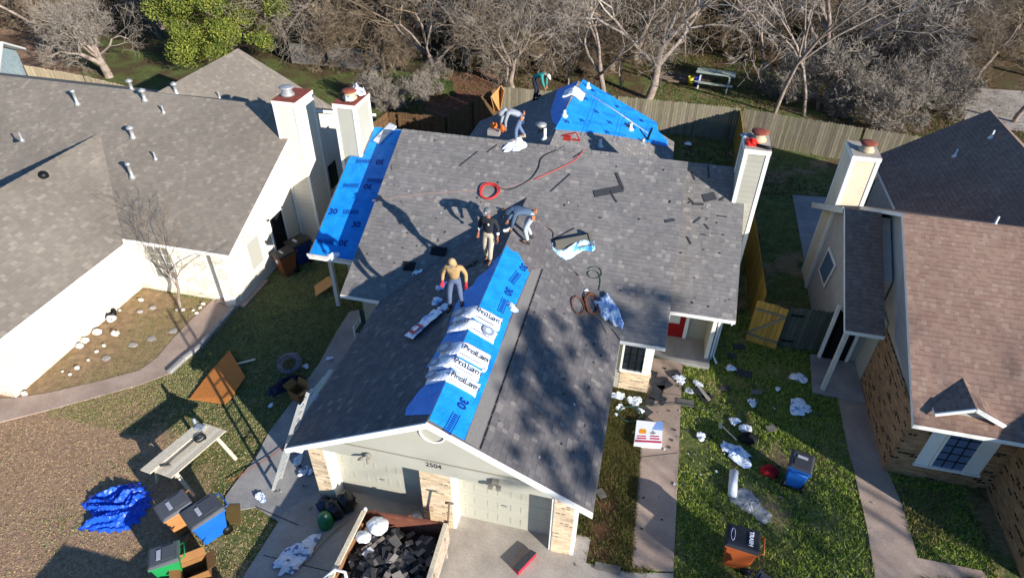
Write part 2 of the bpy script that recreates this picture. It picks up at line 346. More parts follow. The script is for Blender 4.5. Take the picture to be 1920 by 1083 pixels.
# ---------------------------------------------------------------- houses
def slabroof(name,pts,mat,parent,th=.13,fascia=None,off=0):
    """roof plane: shingles on top, boards on the edges"""
    P=[Vector(p) for p in pts]; n=(P[1]-P[0]).cross(P[2]-P[0]).normalized()
    if n.z<0: P.reverse(); n=-n
    P=[p+n*off for p in P]
    m=MB(); k=len(P); B=[p-Vector((0,0,th)) for p in P]
    m.add(P,[list(range(k))],0); m.add(B,[list(range(k))[::-1]],1)
    m.add(B+P,[(i,(i+1)%k,k+(i+1)%k,k+i) for i in range(k)],1)
    return m.build(name,[mat,fascia or WHT],parent)
def gx(mb,x0,x1,prof,mi=0): mb.prism([(x0,y,z) for y,z in prof],(x1-x0,0,0),mi)   # profile in (y,z) swept along x
def gy(mb,y0,y1,prof,mi=0): mb.prism([(x,y0,z) for x,z in prof],(0,y1-y0,0),mi)   # profile in (x,z) swept along y
def ridgecap(parent,a,b,mat,w=.3,sl=.5,name='ridge_cap'):
    a=Vector(a);b=Vector(b);d=(b-a).normalized(); r=Vector((d.y,-d.x,0)); m=MB(); n=max(1,int((b-a).length/.3))
    for i in range(n):
        p=a+(b-a)*(i/n)+Vector((0,0,.035)); q=a+(b-a)*((i+1.08)/n)+Vector((0,0,.022))
        L=w/2
        m.add([p-r*L-Vector((0,0,L*sl)),p,p+r*L-Vector((0,0,L*sl)),q-r*L-Vector((0,0,L*sl)),q,q+r*L-Vector((0,0,L*sl))],[(0,1,4,3),(1,2,5,4)],0)
    return m.build(name,mat,parent)
def window(parent,p0,ux,w,h,cols=2,rows=2,frame=WHT,glass=GLS,bar=.03,fr=.07,out=None,mun=None,name='window',split=False):
    """p0 lower-left corner on wall, ux unit vector along the wall; window > pane"""
    ux=Vector(ux).normalized(); uz=Vector((0,0,1)); n=ux.cross(uz); p0=Vector(p0)   # n points outward
    m=MB()
    def bar_(u0,z0,u1,z1,d0,d1,mb):
        c=[p0+ux*u0+uz*z0+n*d0,p0+ux*u1+uz*z0+n*d0,p0+ux*u1+uz*z1+n*d0,p0+ux*u0+uz*z1+n*d0]; mb.prism(c,n*(d1-d0))
    for a in ((-fr,-fr,w+fr,0),(-fr,h,w+fr,h+fr),(-fr,0,0,h),(w,0,w+fr,h)): bar_(*a,-.02,.06,m)
    f=m.build(name,frame,parent)
    g=MB(); bar_(0,0,w,h,-.02,.012,g); g.build('pane',glass,f)
    k=MB()
    for i in range(1,cols): bar_(w*i/cols-bar/2,0,w*i/cols+bar/2,h,.013,.03,k)
    for j in range(1,rows):
        b=bar*(2. if split and j==rows//2 else 1); bar_(0,h*j/rows-b/2,w,h*j/rows+b/2,.013,.031,k)
    if k.v: k.build('glazing_bars',mun or frame,f)
    return f
def chimney(parent,x0,x1,y0,y1,z0,z1,mat,topmat,trim=WHT,cap=WHT,tr=.09,flue=(.5,.5),fm=FLUE,lid=RUST,z0in=0):
    m=MB(); m.box((x0,y0,z0),(x1,y1,z1-.02),0)
    c=m.build('chimney',mat,parent)
    t=MB(); e=.02
    for x in (x0,x1):
        for y in (y0,y1):
            sx=1 if x==x0 else -1; sy=1 if y==y0 else -1
            t.box((x-sx*e,y-sy*e,z0),(x+sx*tr,y+sy*tr,z1-.12))
    t.box((x0-e*1.5,y0-e*1.5,z1-.14),(x1+e*1.5,y1+e*1.5,z1-.0)); t.build('corner_trim',trim,c)
    t=MB(); t.box((x0-.02,y0-.02,z1+.001),(x1+.02,y1+.02,z1+.02)); t.build('chimney_top',topmat,c)
    fx=x0+(x1-x0)*flue[0]; fy=y0+(y1-y0)*flue[1]; T=Matrix.Translation((fx,fy,z1+.02))
    f=MB(); f.lathe([(.26,0),(.25,.07),(.19,.1),(.19,.26)],14,0,T); fo=f.build('flue_pipe',fm,c)
    f=MB(); f.lathe([(.05,.26),(.26,.26),(.27,.3),(.2,.33),(.03,.35)],18,0,T); f.build('rain_cap',lid,fo)
    return c
def house(name,label,C,sh,wall,wallf=None,soffit=WHT):
    """duplex with an x-ridge main block, lower side wings, a y-ridge garage and a y-ridge rear block"""
    wallf=wallf or wall; h=thing(name,label,'house',((C['x0']+C['x1'])/2,C['ye'],0))
    X0,X1,ye,ze,yr,zr=C['x0'],C['x1'],C['ye'],C['ze'],C['yr'],C['zr']; s=(zr-ze)/(yr-ye); yb=yr+(zr-ze)/s
    f=slabroof('front_roof',[(X0,ye,ze),(X1,ye,ze),(X1,yr,zr),(X0,yr,zr)],C.get('shf',sh),h)
    b=slabroof('back_roof',[(X0,yr,zr),(X1,yr,zr),(X1,yb,ze),(X0,yb,ze)],sh,h)
    w=MB(); d=.16; i=.38; oh=C.get('oh',.6)
    gx(w,X0+i,X1-i,[(ye+oh,0),(ye+oh,ze+s*oh-d),(yr,zr-d),(yb-oh,ze+s*oh-d),(yb-oh,0)],0)
    wo=w.build('wall',wall,h)
    for (a,c_,ye2,ze2,yr2,zr2,yb2,opn) in C['wings']:
        s2=(zr2-ze2)/(yr2-ye2); z3=zr2-s2*(yb2-yr2)
        slabroof('wing_roof',[(a,ye2,ze2),(c_,ye2,ze2),(c_,yr2,zr2),(a,yr2,zr2)],sh,h)
        slabroof('wing_roof',[(a,yr2,zr2),(c_,yr2,zr2),(c_,yb2,z3),(a,yb2,z3)],sh,h)
        aa,cc=(a+i,c_+.3) if a<X0 else (a-.3,c_-i)
        w=MB(); yw=opn
        gx(w,aa,cc,[(yw,0),(yw,ze2+s2*(yw-ye2)-d),(yr2,zr2-d),(yb2-.5,z3+s2*.5-d),(yb2-.5,0)],0)
        w.build('wing_wall',wall,h)
    g=C['gar']; sg=(g['zr']-g['ze'])/g['hw']; yj=ye+(g['zr']-ze)/s; xc=g['xc']; yv=ye+(g['ze']-ze)/s
    gl=slabroof('garage_roof',[(xc-g['hw'],g['yf'],g['ze']),(xc,g['yf'],g['zr']),(xc,yj,g['zr']),(xc-g['hw'],yv,g['ze'])],C.get('shg',sh),h)
    gr=slabroof('garage_roof',[(xc+g['hw'],g['yf'],g['ze']),(xc,g['yf'],g['zr']),(xc,yj,g['zr']),(xc+g['hw'],yv,g['ze'])],C.get('shg',sh),h)
    w=MB(); gi=g.get('gi',.45)
    gy(w,g['yf']+g['rec'],ye+oh+.3,[(xc-g['hw']+gi,0),(xc+g['hw']-gi,0),(xc+g['hw']-gi,g['ze']+gi*sg-d),(xc,g['zr']-d),(xc-g['hw']+gi,g['ze']+gi*sg-d)],0)
    w.build('garage_wall',wallf,h)
    r=C['rear']; sr=(r['zr']-r['ze'])/r['hw']; y0=yr+.3
    for k in (-1,1):
        slabroof('rear_roof',[(r['xc'],y0,r['zr']),(r['xc'],r['y1'],r['zr']),(r['xc']+k*r['hw'],r['y1'],r['ze']),(r['xc']+k*r['hw'],y0,r['ze'])],C.get('shr',sh),h)
    w=MB(); gy(w,y0+.3,r['y1']-.35,[(r['xc']-r['hw']+.4,0),(r['xc']+r['hw']-.4,0),(r['xc']+r['hw']-.4,r['ze']+.4*sr-d),(r['xc'],r['zr']-d),(r['xc']-r['hw']+.4,r['ze']+.4*sr-d)],0)
    w.build('rear_wall',wall,h)
    h['_n']=0
    return h
# ---- our house (roof being re-shingled)
sm_=.478; ZR=2.58+sm_*(20.2-14.16)
CO=dict(x0=-8.73,x1=1.26,ye=14.16,ze=2.58,yr=20.2,zr=ZR,oh=.62,shf=SH_G,shg=SH_N,
  wings=[(-10.7,-8.74,15.87,2.58,21.06,5.06,26.,17.6),(1.27,3.25,15.87,2.58,21.06,5.06,26.,17.7)],
  gar=dict(xc=-3.72,hw=3.69,yf=8.4,ze=2.58,zr=4.52,rec=.85,gi=.45),rear=dict(xc=-3.6,hw=4.6,zr=4.9,ze=2.5,y1=28.35))
HO=house('duplex_house','beige duplex with grey shingles half replaced and workers on its roof',CO,SH_G,SID)
PM=Plane((0,14.16,2.58),0,sm_); PW=Plane((0,15.87,2.58),0,sm_); sg=1.94/3.69
PGL=Plane((-3.72,8.4,4.52),sg,0); PGR=Plane((-3.72,8.4,4.52),-sg,0)
PRR=Plane((-3.6,22,4.9),-2.4/4.6,0); PRL=Plane((-3.6,22,4.9),2.4/4.6,0)
# gable front, header and brick pillars
m=MB(); gy(m,8.8,9.24,[(-7.05,2.2),(-.42,2.2),(-.42,2.55),(-3.72,4.33),(-7.05,2.55)]); m.build('gable_wall',PANEL,HO)
m=MB(); m.beam((-7.0,8.79,2.66),(-.45,8.79,2.66),.015,.03); m.build('seam',solid('seam','8b8577'),HO)
X=lambda px,py_: aty(px,py_,8.8).x
pl=[(X(577,842),X(604,842)),(X(785,880),X(843,885)),(X(1040,940),X(1078,955))]
for a,b in pl:
    m=MB(); m.box((a,8.8,0),(b,9.28,2.2)); m.build('brick_pillar',BRT,HO)
for a,b in ((pl[0][1],pl[0][1]+.05),(pl[1][1],pl[1][1]+.05),(pl[2][0]-.06,pl[2][0])):
    m=MB(); m.box((a+.001,8.82,0),(b,9.27,2.2)); m.build('door_jamb',WHT,HO)
m=MB(); m.box((pl[2][1],8.82,0),(pl[2][1]+.08,9.3,2.4)); m.build('corner_board',WHT,HO)
for a,b in ((pl[0][1]+.06,pl[1][0]-.01),(pl[1][1]+.06,pl[2][0]-.07)):
    m=MB(); m.box((a,9.22,.03),(b,9.26,2.2)); n=4; w=(b-a)
    for r in range(4):
        m.box((a,9.212,.03+r*.54),(b,9.221,.045+r*.54))
        for c in range(4):
            u=a+w*(c+.5)/4; z=.3+r*.54
            for e in (-.13,.13): m.box((u+e-.03,9.212,z-.12),(u+e+.03,9.219,z+.12))
    d=m.build('garage_door',plain('garage_door_paint','aeac9c',.55,.04,2),HO)
    m=MB(); u=(a+b)/2; m.beam((u-.05,9.19,.9),(u+.05,9.19,.9),.03,.03); m.build('door_handle',GALV,d)
# soffit boxes at the gable ends and rake boards
m=MB(); s_=sg
for sx in (-1,1):
    m.prism([(-3.72,8.385,4.53),(-3.72+sx*3.69,8.385,2.59),(-3.72+sx*3.69,8.385,2.42),(-3.72,8.385,4.36)],(0,-.035,0))
m.build('rake_board',WHT,HO)
for sx in (-1,1):
    m=MB(); m.prism([(-3.72+sx*3.69,8.42,2.45),(-3.72+sx*3.3,8.42,2.45),(-3.72+sx*3.3,8.42,2.62)],(0,.5,0)); m.build('cornice_return',WHT,HO)
for (u,v) in ((810,812),):
    p=aty(u,v,8.78); m=MB(); m.tube([(p.x+.3*math.cos(a),8.78,p.z+.3*math.sin(a)) for a in [math.pi*(1+i/12) for i in range(13)]],.025,6); m.build('round_vent_trim',WHT,HO)
p=aty(813,873,8.79); text('2504',.2,Matrix.Translation((p.x,8.792,p.z))@Matrix.Rotation(math.pi/2,4,'X'),solid('number_grey','3f3e3a'),'house_number',HO)
for (u,v,k) in ((930,903,0),(690,852,1)):
    p=aty(u,v,8.79); m=MB()
    if k==0:
        m.box((p.x-.08,8.7,p.z-.02),(p.x+.08,8.79,p.z+.12))
        for e in (-.1,.09): m.box((p.x+e-.055,8.62,p.z-.08),(p.x+e+.055,8.7,p.z+.02),0,None)
    else:
        m.lathe([(.09,0),(.09,.06)],10,0,Matrix.Translation((p.x,8.79,p.z))@Matrix.Rotation(math.pi/2,4,'X')); m.tube([(p.x,8.73,p.z),(p.x-.13,8.66,p.z-.02),(p.x-.2,8.64,p.z-.06)],[.03,.045,.02],8); m.tube([(p.x,8.73,p.z-.02),(p.x+.05,8.64,p.z-.14)],[.025,.04],8)
    m.build('flood_light',solid('lamp_bronze','7d786f',.6),HO)
# front bay under the right eave
m=MB(); m.box((.12,14.77,0),(1.03,14.86,.78)); m.build('bay_brick',BRT,HO)
m=MB(); m.prism([(.12,14.70,.78),(1.05,14.70,.78),(1.05,14.86,.84),(.12,14.86,.84)],(0,0,.05)); m.build('brick_sill',BRT,HO)
window(HO,(.14,14.775,.92),(1,0,0),.62,1.3,3,4,WHT,GLS,.022,.06,mun=BLK)
m=MB(); m.box((.84,14.775,.84),(.93,14.85,2.5)); m.box((.93,14.79,.84),(1.02,14.85,2.5),0); m.build('corner_board',WHT,HO)
# porch: red door, siding, posts
m=MB(); m.box((1.3,17.62,.14),(2.02,17.69,2.2)); rd=m.build('front_door',RED,HO)
m=MB(); m.box((1.38,17.59,.75),(1.84,17.619,1.95)); m.build('door_panel',WHT2,rd)
m=MB(); m.box((2.03,17.6,.14),(2.15,17.69,2.3)); m.build('door_jamb',WHT,HO)
q=at(1330,676,.14); 
m=MB()
for y in (16.75,): m.box((2.78,y,.14),(2.9,y+.1,2.45)); m.box((2.96,y+.12,0.02),(3.02,y+.2,2.4))
m.build('porch_post',WHT,HO)
m=MB(); m.box((2.78,16.85,.14),(2.88,17.7,2.6)); m.build('porch_screen_wall',PANEL,HO)
m=MB(); m.box((1.27,16.0,2.4),(3.1,16.1,2.5)); m.build('porch_beam',WHT,HO)
m=MB(); m.tube([(3.15,15.85,2.45),(3.15,16.9,2.2),(3.08,17.0,2.0),(3.08,17.0,.1),(3.2,16.7,.05)],.04,6); m.build('downspout',WHT,HO)
# left porch post and posts
for (x,y,w) in ((-10.3,16.5,.14),(-8.0,14.95,.34)):
    m=MB(); m.box((x-w/2,y-.07,0),(x+w/2,y+.07,2.6)); m.build('porch_post',WHT2,HO)
window(HO,(-7.75,14.74,.9),(1,0,0),.55,1.2,2,2,WHT,GLS,.02,.06)
# chimneys
cr=chimney(HO,2.87,3.62,19.75,20.95,0,6.33,SID,CONC,flue=(.55,.6),tr=.1)
cl=chimney(HO,-11.03,-10.22,19.75,20.95,0,6.36,PANEL,RUST,flue=(.5,.45),tr=.1)
# fresh underlayment
def lay(name,plane,pts,mat,parent=HO,off=.012,world=False):
    P=[Vector(p) if world else plane.at(*p) for p in pts]; P=[Vector((p.x,p.y,plane.z(p.x,p.y)))+plane.n*off for p in P]
    n=(P[1]-P[0]).cross(P[2]-P[1])
    if n.z<0: P.reverse()
    m=MB(); m.sheet(P); return m.build(name,mat,parent)
ua=lay('underlayment',PW,[(-10.66,15.93,0),(-8.76,15.93,0),(-8.76,21.02,0),(-10.16,21.02,0),(-10.16,19.72,0),(-10.66,19.72,0)],UND,world=True)
ub=lay('underlayment',PGR,[(-3.7,8.47,0),(-2.93,8.44,0),(-2.9,11.2,0),(-2.93,12.5,0),(-2.86,14.7,0),(-3.35,15.3,0),(-3.5,15.2,0),(-3.7,15.3,0)],UND,world=True)
uc=lay('underlayment',PGL,[(-3.7,8.6,0),(-4.35,8.72,0),(-4.42,8.95,0),(-4.28,9.5,0),(-4.08,9.75,0),(-4.1,10.05,0),(-4.42,10.3,0),(-4.35,10.6,0),(-4.3,11.5,0),(-4.45,12.6,0),(-4.42,13.3,0),(-4.2,13.5,0),(-4.15,13.9,0),(-3.95,14.1,0),(-3.9,14.5,0),(-3.7,14.9,0)],UND,world=True)
ud=lay('underlayment',PRR,[(1040,243),(1093,149),(1231,230),(1234,246),(1250,262),(1252,276),(1180,259),(1120,250)],UND)
ue=lay('underlayment',PRL,[(-3.62,28.3,0),(-4.5,28.3,0),(-4.3,25.5,0),(-3.95,24.,0),(-3.62,23.2,0)],UND,world=True)
lay('shingle_starter_strip',PGR,[(-2.92,8.44,0),(-2.62,8.42,0),(-2.62,15.2,0),(-2.85,14.9,0),(-2.9,12.5,0)],GREYSTRIP,world=True,off=.01)
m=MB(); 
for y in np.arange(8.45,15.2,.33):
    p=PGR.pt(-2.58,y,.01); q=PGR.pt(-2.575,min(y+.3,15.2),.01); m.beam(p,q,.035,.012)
m.build('shingle_edge_line',solid('cut_edge','26282b',.9),HO)  # dark line where the shingle course ends
def prints(und,plane,items,size=.31):
    for (x,y,ang,flip) in items:
        M=plane.frame(plane.pt(x,y,.016),ang); text('30',size,M@Matrix.Translation((-.3,0,0)),NAVY,'printed_mark',und,bold=.012,depth=.0008)
        mb=MB(); L=.62
        for v0,v1 in ((.075,.095),(-.095,-.075)): mb.box((.02-0,v0,0),(L,v1,.0015),0,M)
        mb.box((L-.02,-.08,0),(L,.08,.0015),0,M)
        for k in range(9): mb.box((.06+k*.06,-.05,0),(.1+k*.06,.05,.0015),0,M)
        mb.build('printed_bar',NAVY,und)
prints(ua,PW,[(-9.95,16.45,math.pi+.1,0),(-10.15,17.55,.14,0),(-9.85,18.6,math.pi+.12,0),(-9.75,19.6,math.pi+.12,0),(-9.15,17.2,.14,0),(-9.05,18.9,math.pi+.1,0),(-8.98,20.,math.pi+.1,0),(-9.3,20.6,math.pi+.1,0)][:6])
prints(ub,PGR,[(-3.25,9.0,-math.pi/2-.1,0),(-3.22,10.45,-math.pi/2-.1,0),(-3.2,13.2,-math.pi/2,0),(-3.12,14.5,-math.pi/2-.2,0)],.3)
for k,(u,v,a) in enumerate([(1106,187,2.6),(1127,212,2.55),(1100,228,2.6),(1152,232,2.55),(1147,250,2.6),(1120,172,2.6),(1165,202,2.6),(1195,240,2.6),(1180,222,2.6),(1210,228,2.6),(1222,262,2.6),(1072,230,2.6)]):
    P=PRR.at(u,v); M=PRR.frame(PRR.pt(P.x,P.y,.016),a-1.9); text('30',.3,M@Matrix.Translation((-.3,0,0)),NAVY,'printed_mark',ud,bold=.012,depth=.0008)
    mb=MB(); mb.box((0,.05,0),(.85,.07,.0015),0,M); mb.box((0,-.07,0),(.85,-.05,.0015),0,M); mb.box((.83,-.06,0),(.85,.06,.0015),0,M); mb.build('printed_bar',NAVY,ud)
m=MB()   # nail-line dots printed along the laps of the rear sheet
for x in (-2.75,-2.6,-1.55,-1.4,-.35,-.2,.6):
    for y in np.arange(23.,28.2,.22):
        if y>22.7+ (x+3.6)*1.0: m.box((-.025,-.03,0),(.025,.03,.0015),0,PRR.frame(PRR.pt(x,y,.016)))
m.build('printed_lap_marks',NAVY,ud)
m=MB()
for y in np.arange(16.4,21,1.0):
    for x in np.arange(-10.5,-8.9,.42): m.box((-.09,-.006,0),(.09,.006,.0015),0,PW.frame(PW.pt(x,y,.016)))
m.build('printed_lap_marks',NAVY,ua)
# blue edge flap and drip edge on the left wing
m=MB(); m.beam((-10.72,15.84,2.62),(-8.74,15.84,2.62),.02,.12); m.build('drip_edge',WHT2,HO)
ridgecap(HO,(-8.7,20.2,ZR),(-1.,20.2,ZR),SH_G)
# plumbing pipes on the rear slopes
for (u,v,z) in ((927,248,.35),(980,232,.3),(1021,262,.45),(1058,218,.25),(1125,275,.3),(1102,165,.25),(1182,243,.28)):
    pl_=PRL if u<1035 else PRR; p=pl_.at(u,v); m=MB(); m.tube([p-Vector((0,0,.1)),p+Vector((0,0,z))],.06,10); m.lathe([(.16,0),(.1,.05),(.07,.12)],10,0,Matrix.Translation(p)); m.build('vent_pipe',WHT,HO)
for (u,v) in ((1014,246),):
    p=PRL.at(u,v); m=MB(); m.lathe([(.1,0),(.1,.2),(.22,.22),(.22,.3),(.05,.36)],12,0,Matrix.Translation(p)); m.build('roof_vent',GALV,HO)
for (u,v) in ((1205,268),(1180,238)):
    p=PRR.at(u,v); m=MB(); m.box((-.2,-.16,0),(.2,.16,.02),0,PRR.frame(p,.5)); m.lathe([(.1,0),(.07,.2)],10,0,Matrix.Translation(p)); m.build('pipe_flashing',GALV,HO)
# ---- left neighbour
CL=dict(x0=-42.,x1=-13.35,ye=15.3,ze=2.5,yr=21.6,zr=5.2,oh=.45,
  wings=[],gar=dict(xc=-21.1,hw=3.75,yf=9.45,ze=2.42,zr=4.25,rec=.42,gi=.6),rear=dict(xc=-20.3,hw=4.6,zr=5.0,ze=2.5,y1=28.1))
HL=house('stone_house','white painted limestone house with tan grey shingle roof left of the worksite',CL,SH_T,SIDW,STN)
m=MB(); m.box((-17.95,15.68,0),(-14.75,15.76,2.45)); m.build('stone_front_wall',STN,HL)
P0=aty(303,523,15.67); P1=aty(340,526,15.67)
window(HL,(-17.0,15.67,.75),(1,0,0),.85,1.35,3,4,WHT2,solid('dull_glass','6f6e68',.3),.02,.05,mun=WHT2)
m=MB(); m.box((-14.75,15.7,.0),(-14.7,16.6,2.4)); m.build('alcove_wall',WHT,HL)
p=at(452,560,.1); m=MB(); m.box((-14.25,15.45,0),(-13.8,15.9,2.4)); m.build('stone_pillar',STN,HL)
m=MB(); m.box((-14.7,15.5,.0),(-13.55,17.2,.08)); m.build('porch_floor',CONC2,HL)
m=MB(); m.box((-13.725,16.6,.75),(-13.69,17.5,2.05)); w_=m.build('side_window',WHT2,HL)
m=MB(); m.box((-13.70,16.7,.85),(-13.675,17.4,1.95)); m.build('pane',solid('pale_blind','a9a79c',.4),w_)
m=MB(); m.box((-13.71,18.3,.05),(-13.68,19.15,2.05)); d_=m.build('side_door',DARK,HL)
m=MB(); 
for a,b in (((-13.71,18.2,.05),(-13.66,18.29,2.15)),((-13.71,19.16,.05),(-13.66,19.25,2.15)),((-13.71,18.2,2.06),(-13.66,19.25,2.16))): m.box(a,b)
m.build('door_jamb',WHT,d_)
m=MB(); m.box((-13.71,23.2,.8),(-13.68,23.9,1.9)); m.build('side_window',GLS,HL)
chimney(HL,-13.68,-12.78,20.15,21.45,0,6.05,SIDW,RUST,WHT,flue=(.35,.45),fm=GALV,lid=GALV,tr=.08)
ridgecap(HL,(-21.1,9.45,4.25),(-21.1,19.3,4.25),SH_T,sl=.45)
PLM=Plane((0,15.3,2.5),0,2.7/6.3); PLG=Plane((-21.1,10,4.25),-1.83/3.75,0); PLK=Plane((-20.3,22,5.),-2.5/4.6,0); PLL=Plane((-21.1,10,4.25),1.83/3.75,0)
def vent(parent,p,kind,mat):
    m=MB(); T0=Matrix.Translation(p)@Matrix.Scale(.82,4)
    if kind=='cap': m.lathe([(.17,-.05),(.14,.06),(.09,.1),(.09,.42),(.17,.44),(.17,.52),(.03,.6)],12,0,T0); nm='roof_vent'
    elif kind=='tall': m.lathe([(.17,-.05),(.12,.1),(.075,.14),(.075,.62),(.12,.64),(.12,.72),(.03,.76)],12,0,T0); nm='roof_vent'
    elif kind=='pipe': m.lathe([(.14,-.05),(.08,.07),(.04,.1),(.04,.36)],8,0,T0); nm='vent_pipe'
    else: m.lathe([(.2,-.05),(.2,.08),(.15,.17),(.04,.22)],12,0,T0); nm='turbine_vent'
    return m.build(nm,mat,parent)
for u,v,k in ((146,196,'tall'),(272,188,'cap'),(307,211,'pipe'),(331,175,'cap'),(42,263,'pipe'),(250,258,'cap'),(249,333,'tall'),(292,298,'pipe'),(82,330,'dark'),(412,184,'pipe')):
    pl_=PLK if v<186 and u>300 else PLM
    p=pl_.at(u,v); pg=PLG.at(u,v)
    if pg.z>p.z and pg.y<19 and u<260: p=pg
    vent(HL,p,'cap' if k=='dark' and 0 else k,BLK if k=='dark' else GALV)
for u,v,k in ((15,300,'tall'),(77,307,'pipe'),(45,322,'cap')):
    vent(HL,PLL.at(u,v),k,GALV)
for u,v in ((225,162),):
    p=at(u,v,3.6) if 0 else PLM.at(u,168); vent(HL,Vector((p.x,p.y+.6,p.z-.25)),'cap',GALV)
# ---- right neighbour
CR=dict(x0=7.4,x1=17.2,ye=12.74,ze=2.66,yr=18.4,zr=5.48,oh=.75,
  wings=[(6.32,7.42,16.1,2.68,19.9,4.62,23.4,17.9)],
  gar=dict(xc=13.6,hw=3.7,yf=10.3,ze=2.5,zr=4.5,rec=.55,gi=.45),rear=dict(xc=13.15,hw=3.65,zr=5.05,ze=2.5,y1=29.))
HR=house('brick_house','tan and brown brick house with pinkish shingle roof right of the worksite',CR,SH_P,STUCCO,BRB)
m=MB(); m.box((7.74,13.44,0),(10.42,13.6,2.45)); m.box((7.72,13.47,0),(7.9,17.6,2.3)); m.build('brick_skirt',BRB,HR)
m=MB(); m.prism([(7.70,12.95,2.55),(7.70,18.4,5.25),(7.70,18.4,4.9),(7.70,16.2,2.62),(7.70,13.2,2.3)],(.06,0,0)); m.build('gable_siding',siding('grey_panel','8f8d8c',.25),HR)
m=MB(); m.box((7.7,17.,0),(7.76,17.9,2.5)); m.build('stucco_return',PANEL,HR)
# window with panelled reveals in a little dormer gable
wx=aty(1728,850,13.42).x; wx2=aty(1800,865,13.42).x
window(HR,(8.72,13.42,.62),(1,0,0),.78,1.45,3,5,WHT,GLSB,.022,.03,mun=BLK)
m=MB(); m.box((8.33,13.43,.55),(8.68,13.48,2.3)); m.box((9.54,13.43,.55),(9.95,13.48,2.3)); m.box((8.3,13.38,.5),(9.98,13.48,.56)); m.build('window_surround',WHT,HR)
PRM=Plane((7.4,12.74,2.66),0,2.82/5.66); bk=PRM.at(1811,716); fa=at(1829,768,bk.z); fy=fa.y; fl=aty(1752,776,fy); fr=aty(1882,799,fy); dx,dz=fa.x,fa.z; hwL=dx-fl.x; hwR=fr.x-dx; ddz=dz-(fl.z+fr.z)/2
PRM=Plane((7.4,12.74,2.66),0,2.82/5.66)
m=MB(); m.prism([(dx-hwL+.2,fy+.17,dz-ddz+.12),(dx,fy+.17,dz-.08),(dx+hwR-.2,fy+.17,dz-ddz+.12),(dx+hwR-.2,fy+.17,dz-ddz-.25),(dx-hwL+.2,fy+.17,dz-ddz-.25)],(0,.4,0)); m.build('dormer_wall',PANEL,HR)
for k,hw_ in ((-1,hwL),(1,hwR)):
    slabroof('dormer_roof',[(dx,fy,dz+.05),(dx,bk.y+.1,dz+.05),(dx+k*hw_,12.74+max(.1,(dz-ddz-2.66)/(2.82/5.66)),dz-ddz+.05),(dx+k*hw_,fy,dz-ddz+.05)],SH_P,HR,.08)
m=MB(); m.beam((dx,fy-.03,dz+.02),(dx-hwL,fy-.03,dz-ddz+.02),.04,.1); m.beam((dx,fy-.03,dz+.02),(dx+hwR,fy-.03,dz-ddz+.02),.04,.1)
m.build('dormer_rake_board',WHT,HR); print('DORMER',fy,bk,dz,hwL,hwR,ddz)
# wing porch
m=MB(); m.box((6.4,16.2,0),(6.52,16.32,2.55)); m.build('porch_post',WHT2,HR)
m=MB(); m.box((6.62,17.8,.02),(7.35,17.88,2.1)); m.build('door_opening',DARK,HR)
m=MB(); m.box((6.5,17.78,0),(6.6,17.87,2.3)); m.box((7.36,17.78,0),(7.46,17.87,2.3)); m.build('door_jamb',WHT,HR)
slab('neighbour_porch_floor',[Vector((6.15,16.1,0)),Vector((7.7,16.0,0)),Vector((7.7,17.9,0)),Vector((6.3,17.9,0))],.1,CONC3,.15)
# long side wall with a slanted window, its back corner toward the patio
m=MB(); m.prism([(6.68,17.8,0),(6.68,17.8,3.3),(6.68,19.9,4.4),(6.68,23.3,2.65),(6.68,23.3,0)],(.05,0,0)); m.build('stucco_side_wall',STUCCO,HR)
def onx(u,v,x=6.66): return atx(u,v,x)
wp=[onx(1556,462),onx(1569,497),onx(1546,540),onx(1536,506)]
m=MB(); m.prism(wp,(-.03,0,0)); f_=m.build('slanted_window',WHT,HR)
c=sum(wp,Vector())/4; m=MB(); m.prism([c+(q-c)*.8+Vector((-.035,0,0)) for q in wp],(-.01,0,0)); m.build('pane',GLSB,f_)
chimney(HR,6.62,7.48,21.9,23.1,0,5.55,SIDS,CONC,flue=(.55,.4),tr=.11)
m=MB(); m.beam((6.28,19.9,4.55),(6.28,23.45,2.75),.04,.2); m.build('rake_board',WHT2,HR)
PRD=Plane((7.4,12.74,2.66),0,2.82/5.66); PRN=Plane((13.15,22,5.05),2.55/3.65,0)
for u,v in ((1790,293),(1858,258)): vent(HR,PRN.at(u,v),'pipe',WHT)
vent(HR,Plane((0,18.4,5.48),0,-.498).at(1812,407) if 0 else Vector((9.9,18.55,5.35)),'pipe',WHT)
# ---- more distant buildings
def simple_house(name,label,c,w,d,hz,rz,roof,wall,rot=0):
    h=thing(name,label,'house',(c[0],c[1],0),rot,local=True)
    m=MB(); m.box((-w/2,-d/2,0),(w/2,d/2,hz)); m.prism([(-w/2,-d/2,hz),(-w/2,0,rz-.1),(-w/2,d/2,hz)],(w,0,0)); m.build('wall',wall,h)
    m=MB(); e=.4
    for k in (-1,1): m.prism([(-w/2-e,0,rz),(w/2+e,0,rz),(w/2+e,k*(d/2+e),hz-.1),(-w/2-e,k*(d/2+e),hz-.1)],(0,0,.12))
    m.build('roof',roof,h)
    m=MB()
    for k in (-.3,.05,.32): m.box((k*w-.5,-d/2-.03,1),(k*w+.5,-d/2,2.1))
    m.build('window',GLS,h); return h
RT=plain('dark_brown_roof','4f443c',.9,.25,1.5); RG=plain('weathered_grey_roof','807a72',.9,.2,1)
a=at(1505,60); simple_house('far_house','brown roofed house half hidden by bare trees at the top of the picture',(a.x+1,a.y+6),7,9,3,5,RG,plain('brown_wall','5c4a3e'),.12)
a=at(1620,22); b=simple_house('red_shed','red ribbed metal shed among the far trees',(a.x,a.y+3),4.5,4,2.4,3.4,solid('red_roof','9b2b2b',.5),solid('red_wall','8c2424',.5),.1)
m=MB()
for k in range(12): m.box((-2.2+k*.4,-2.06,0),(-2.14+k*.4,-2.02,2.4))
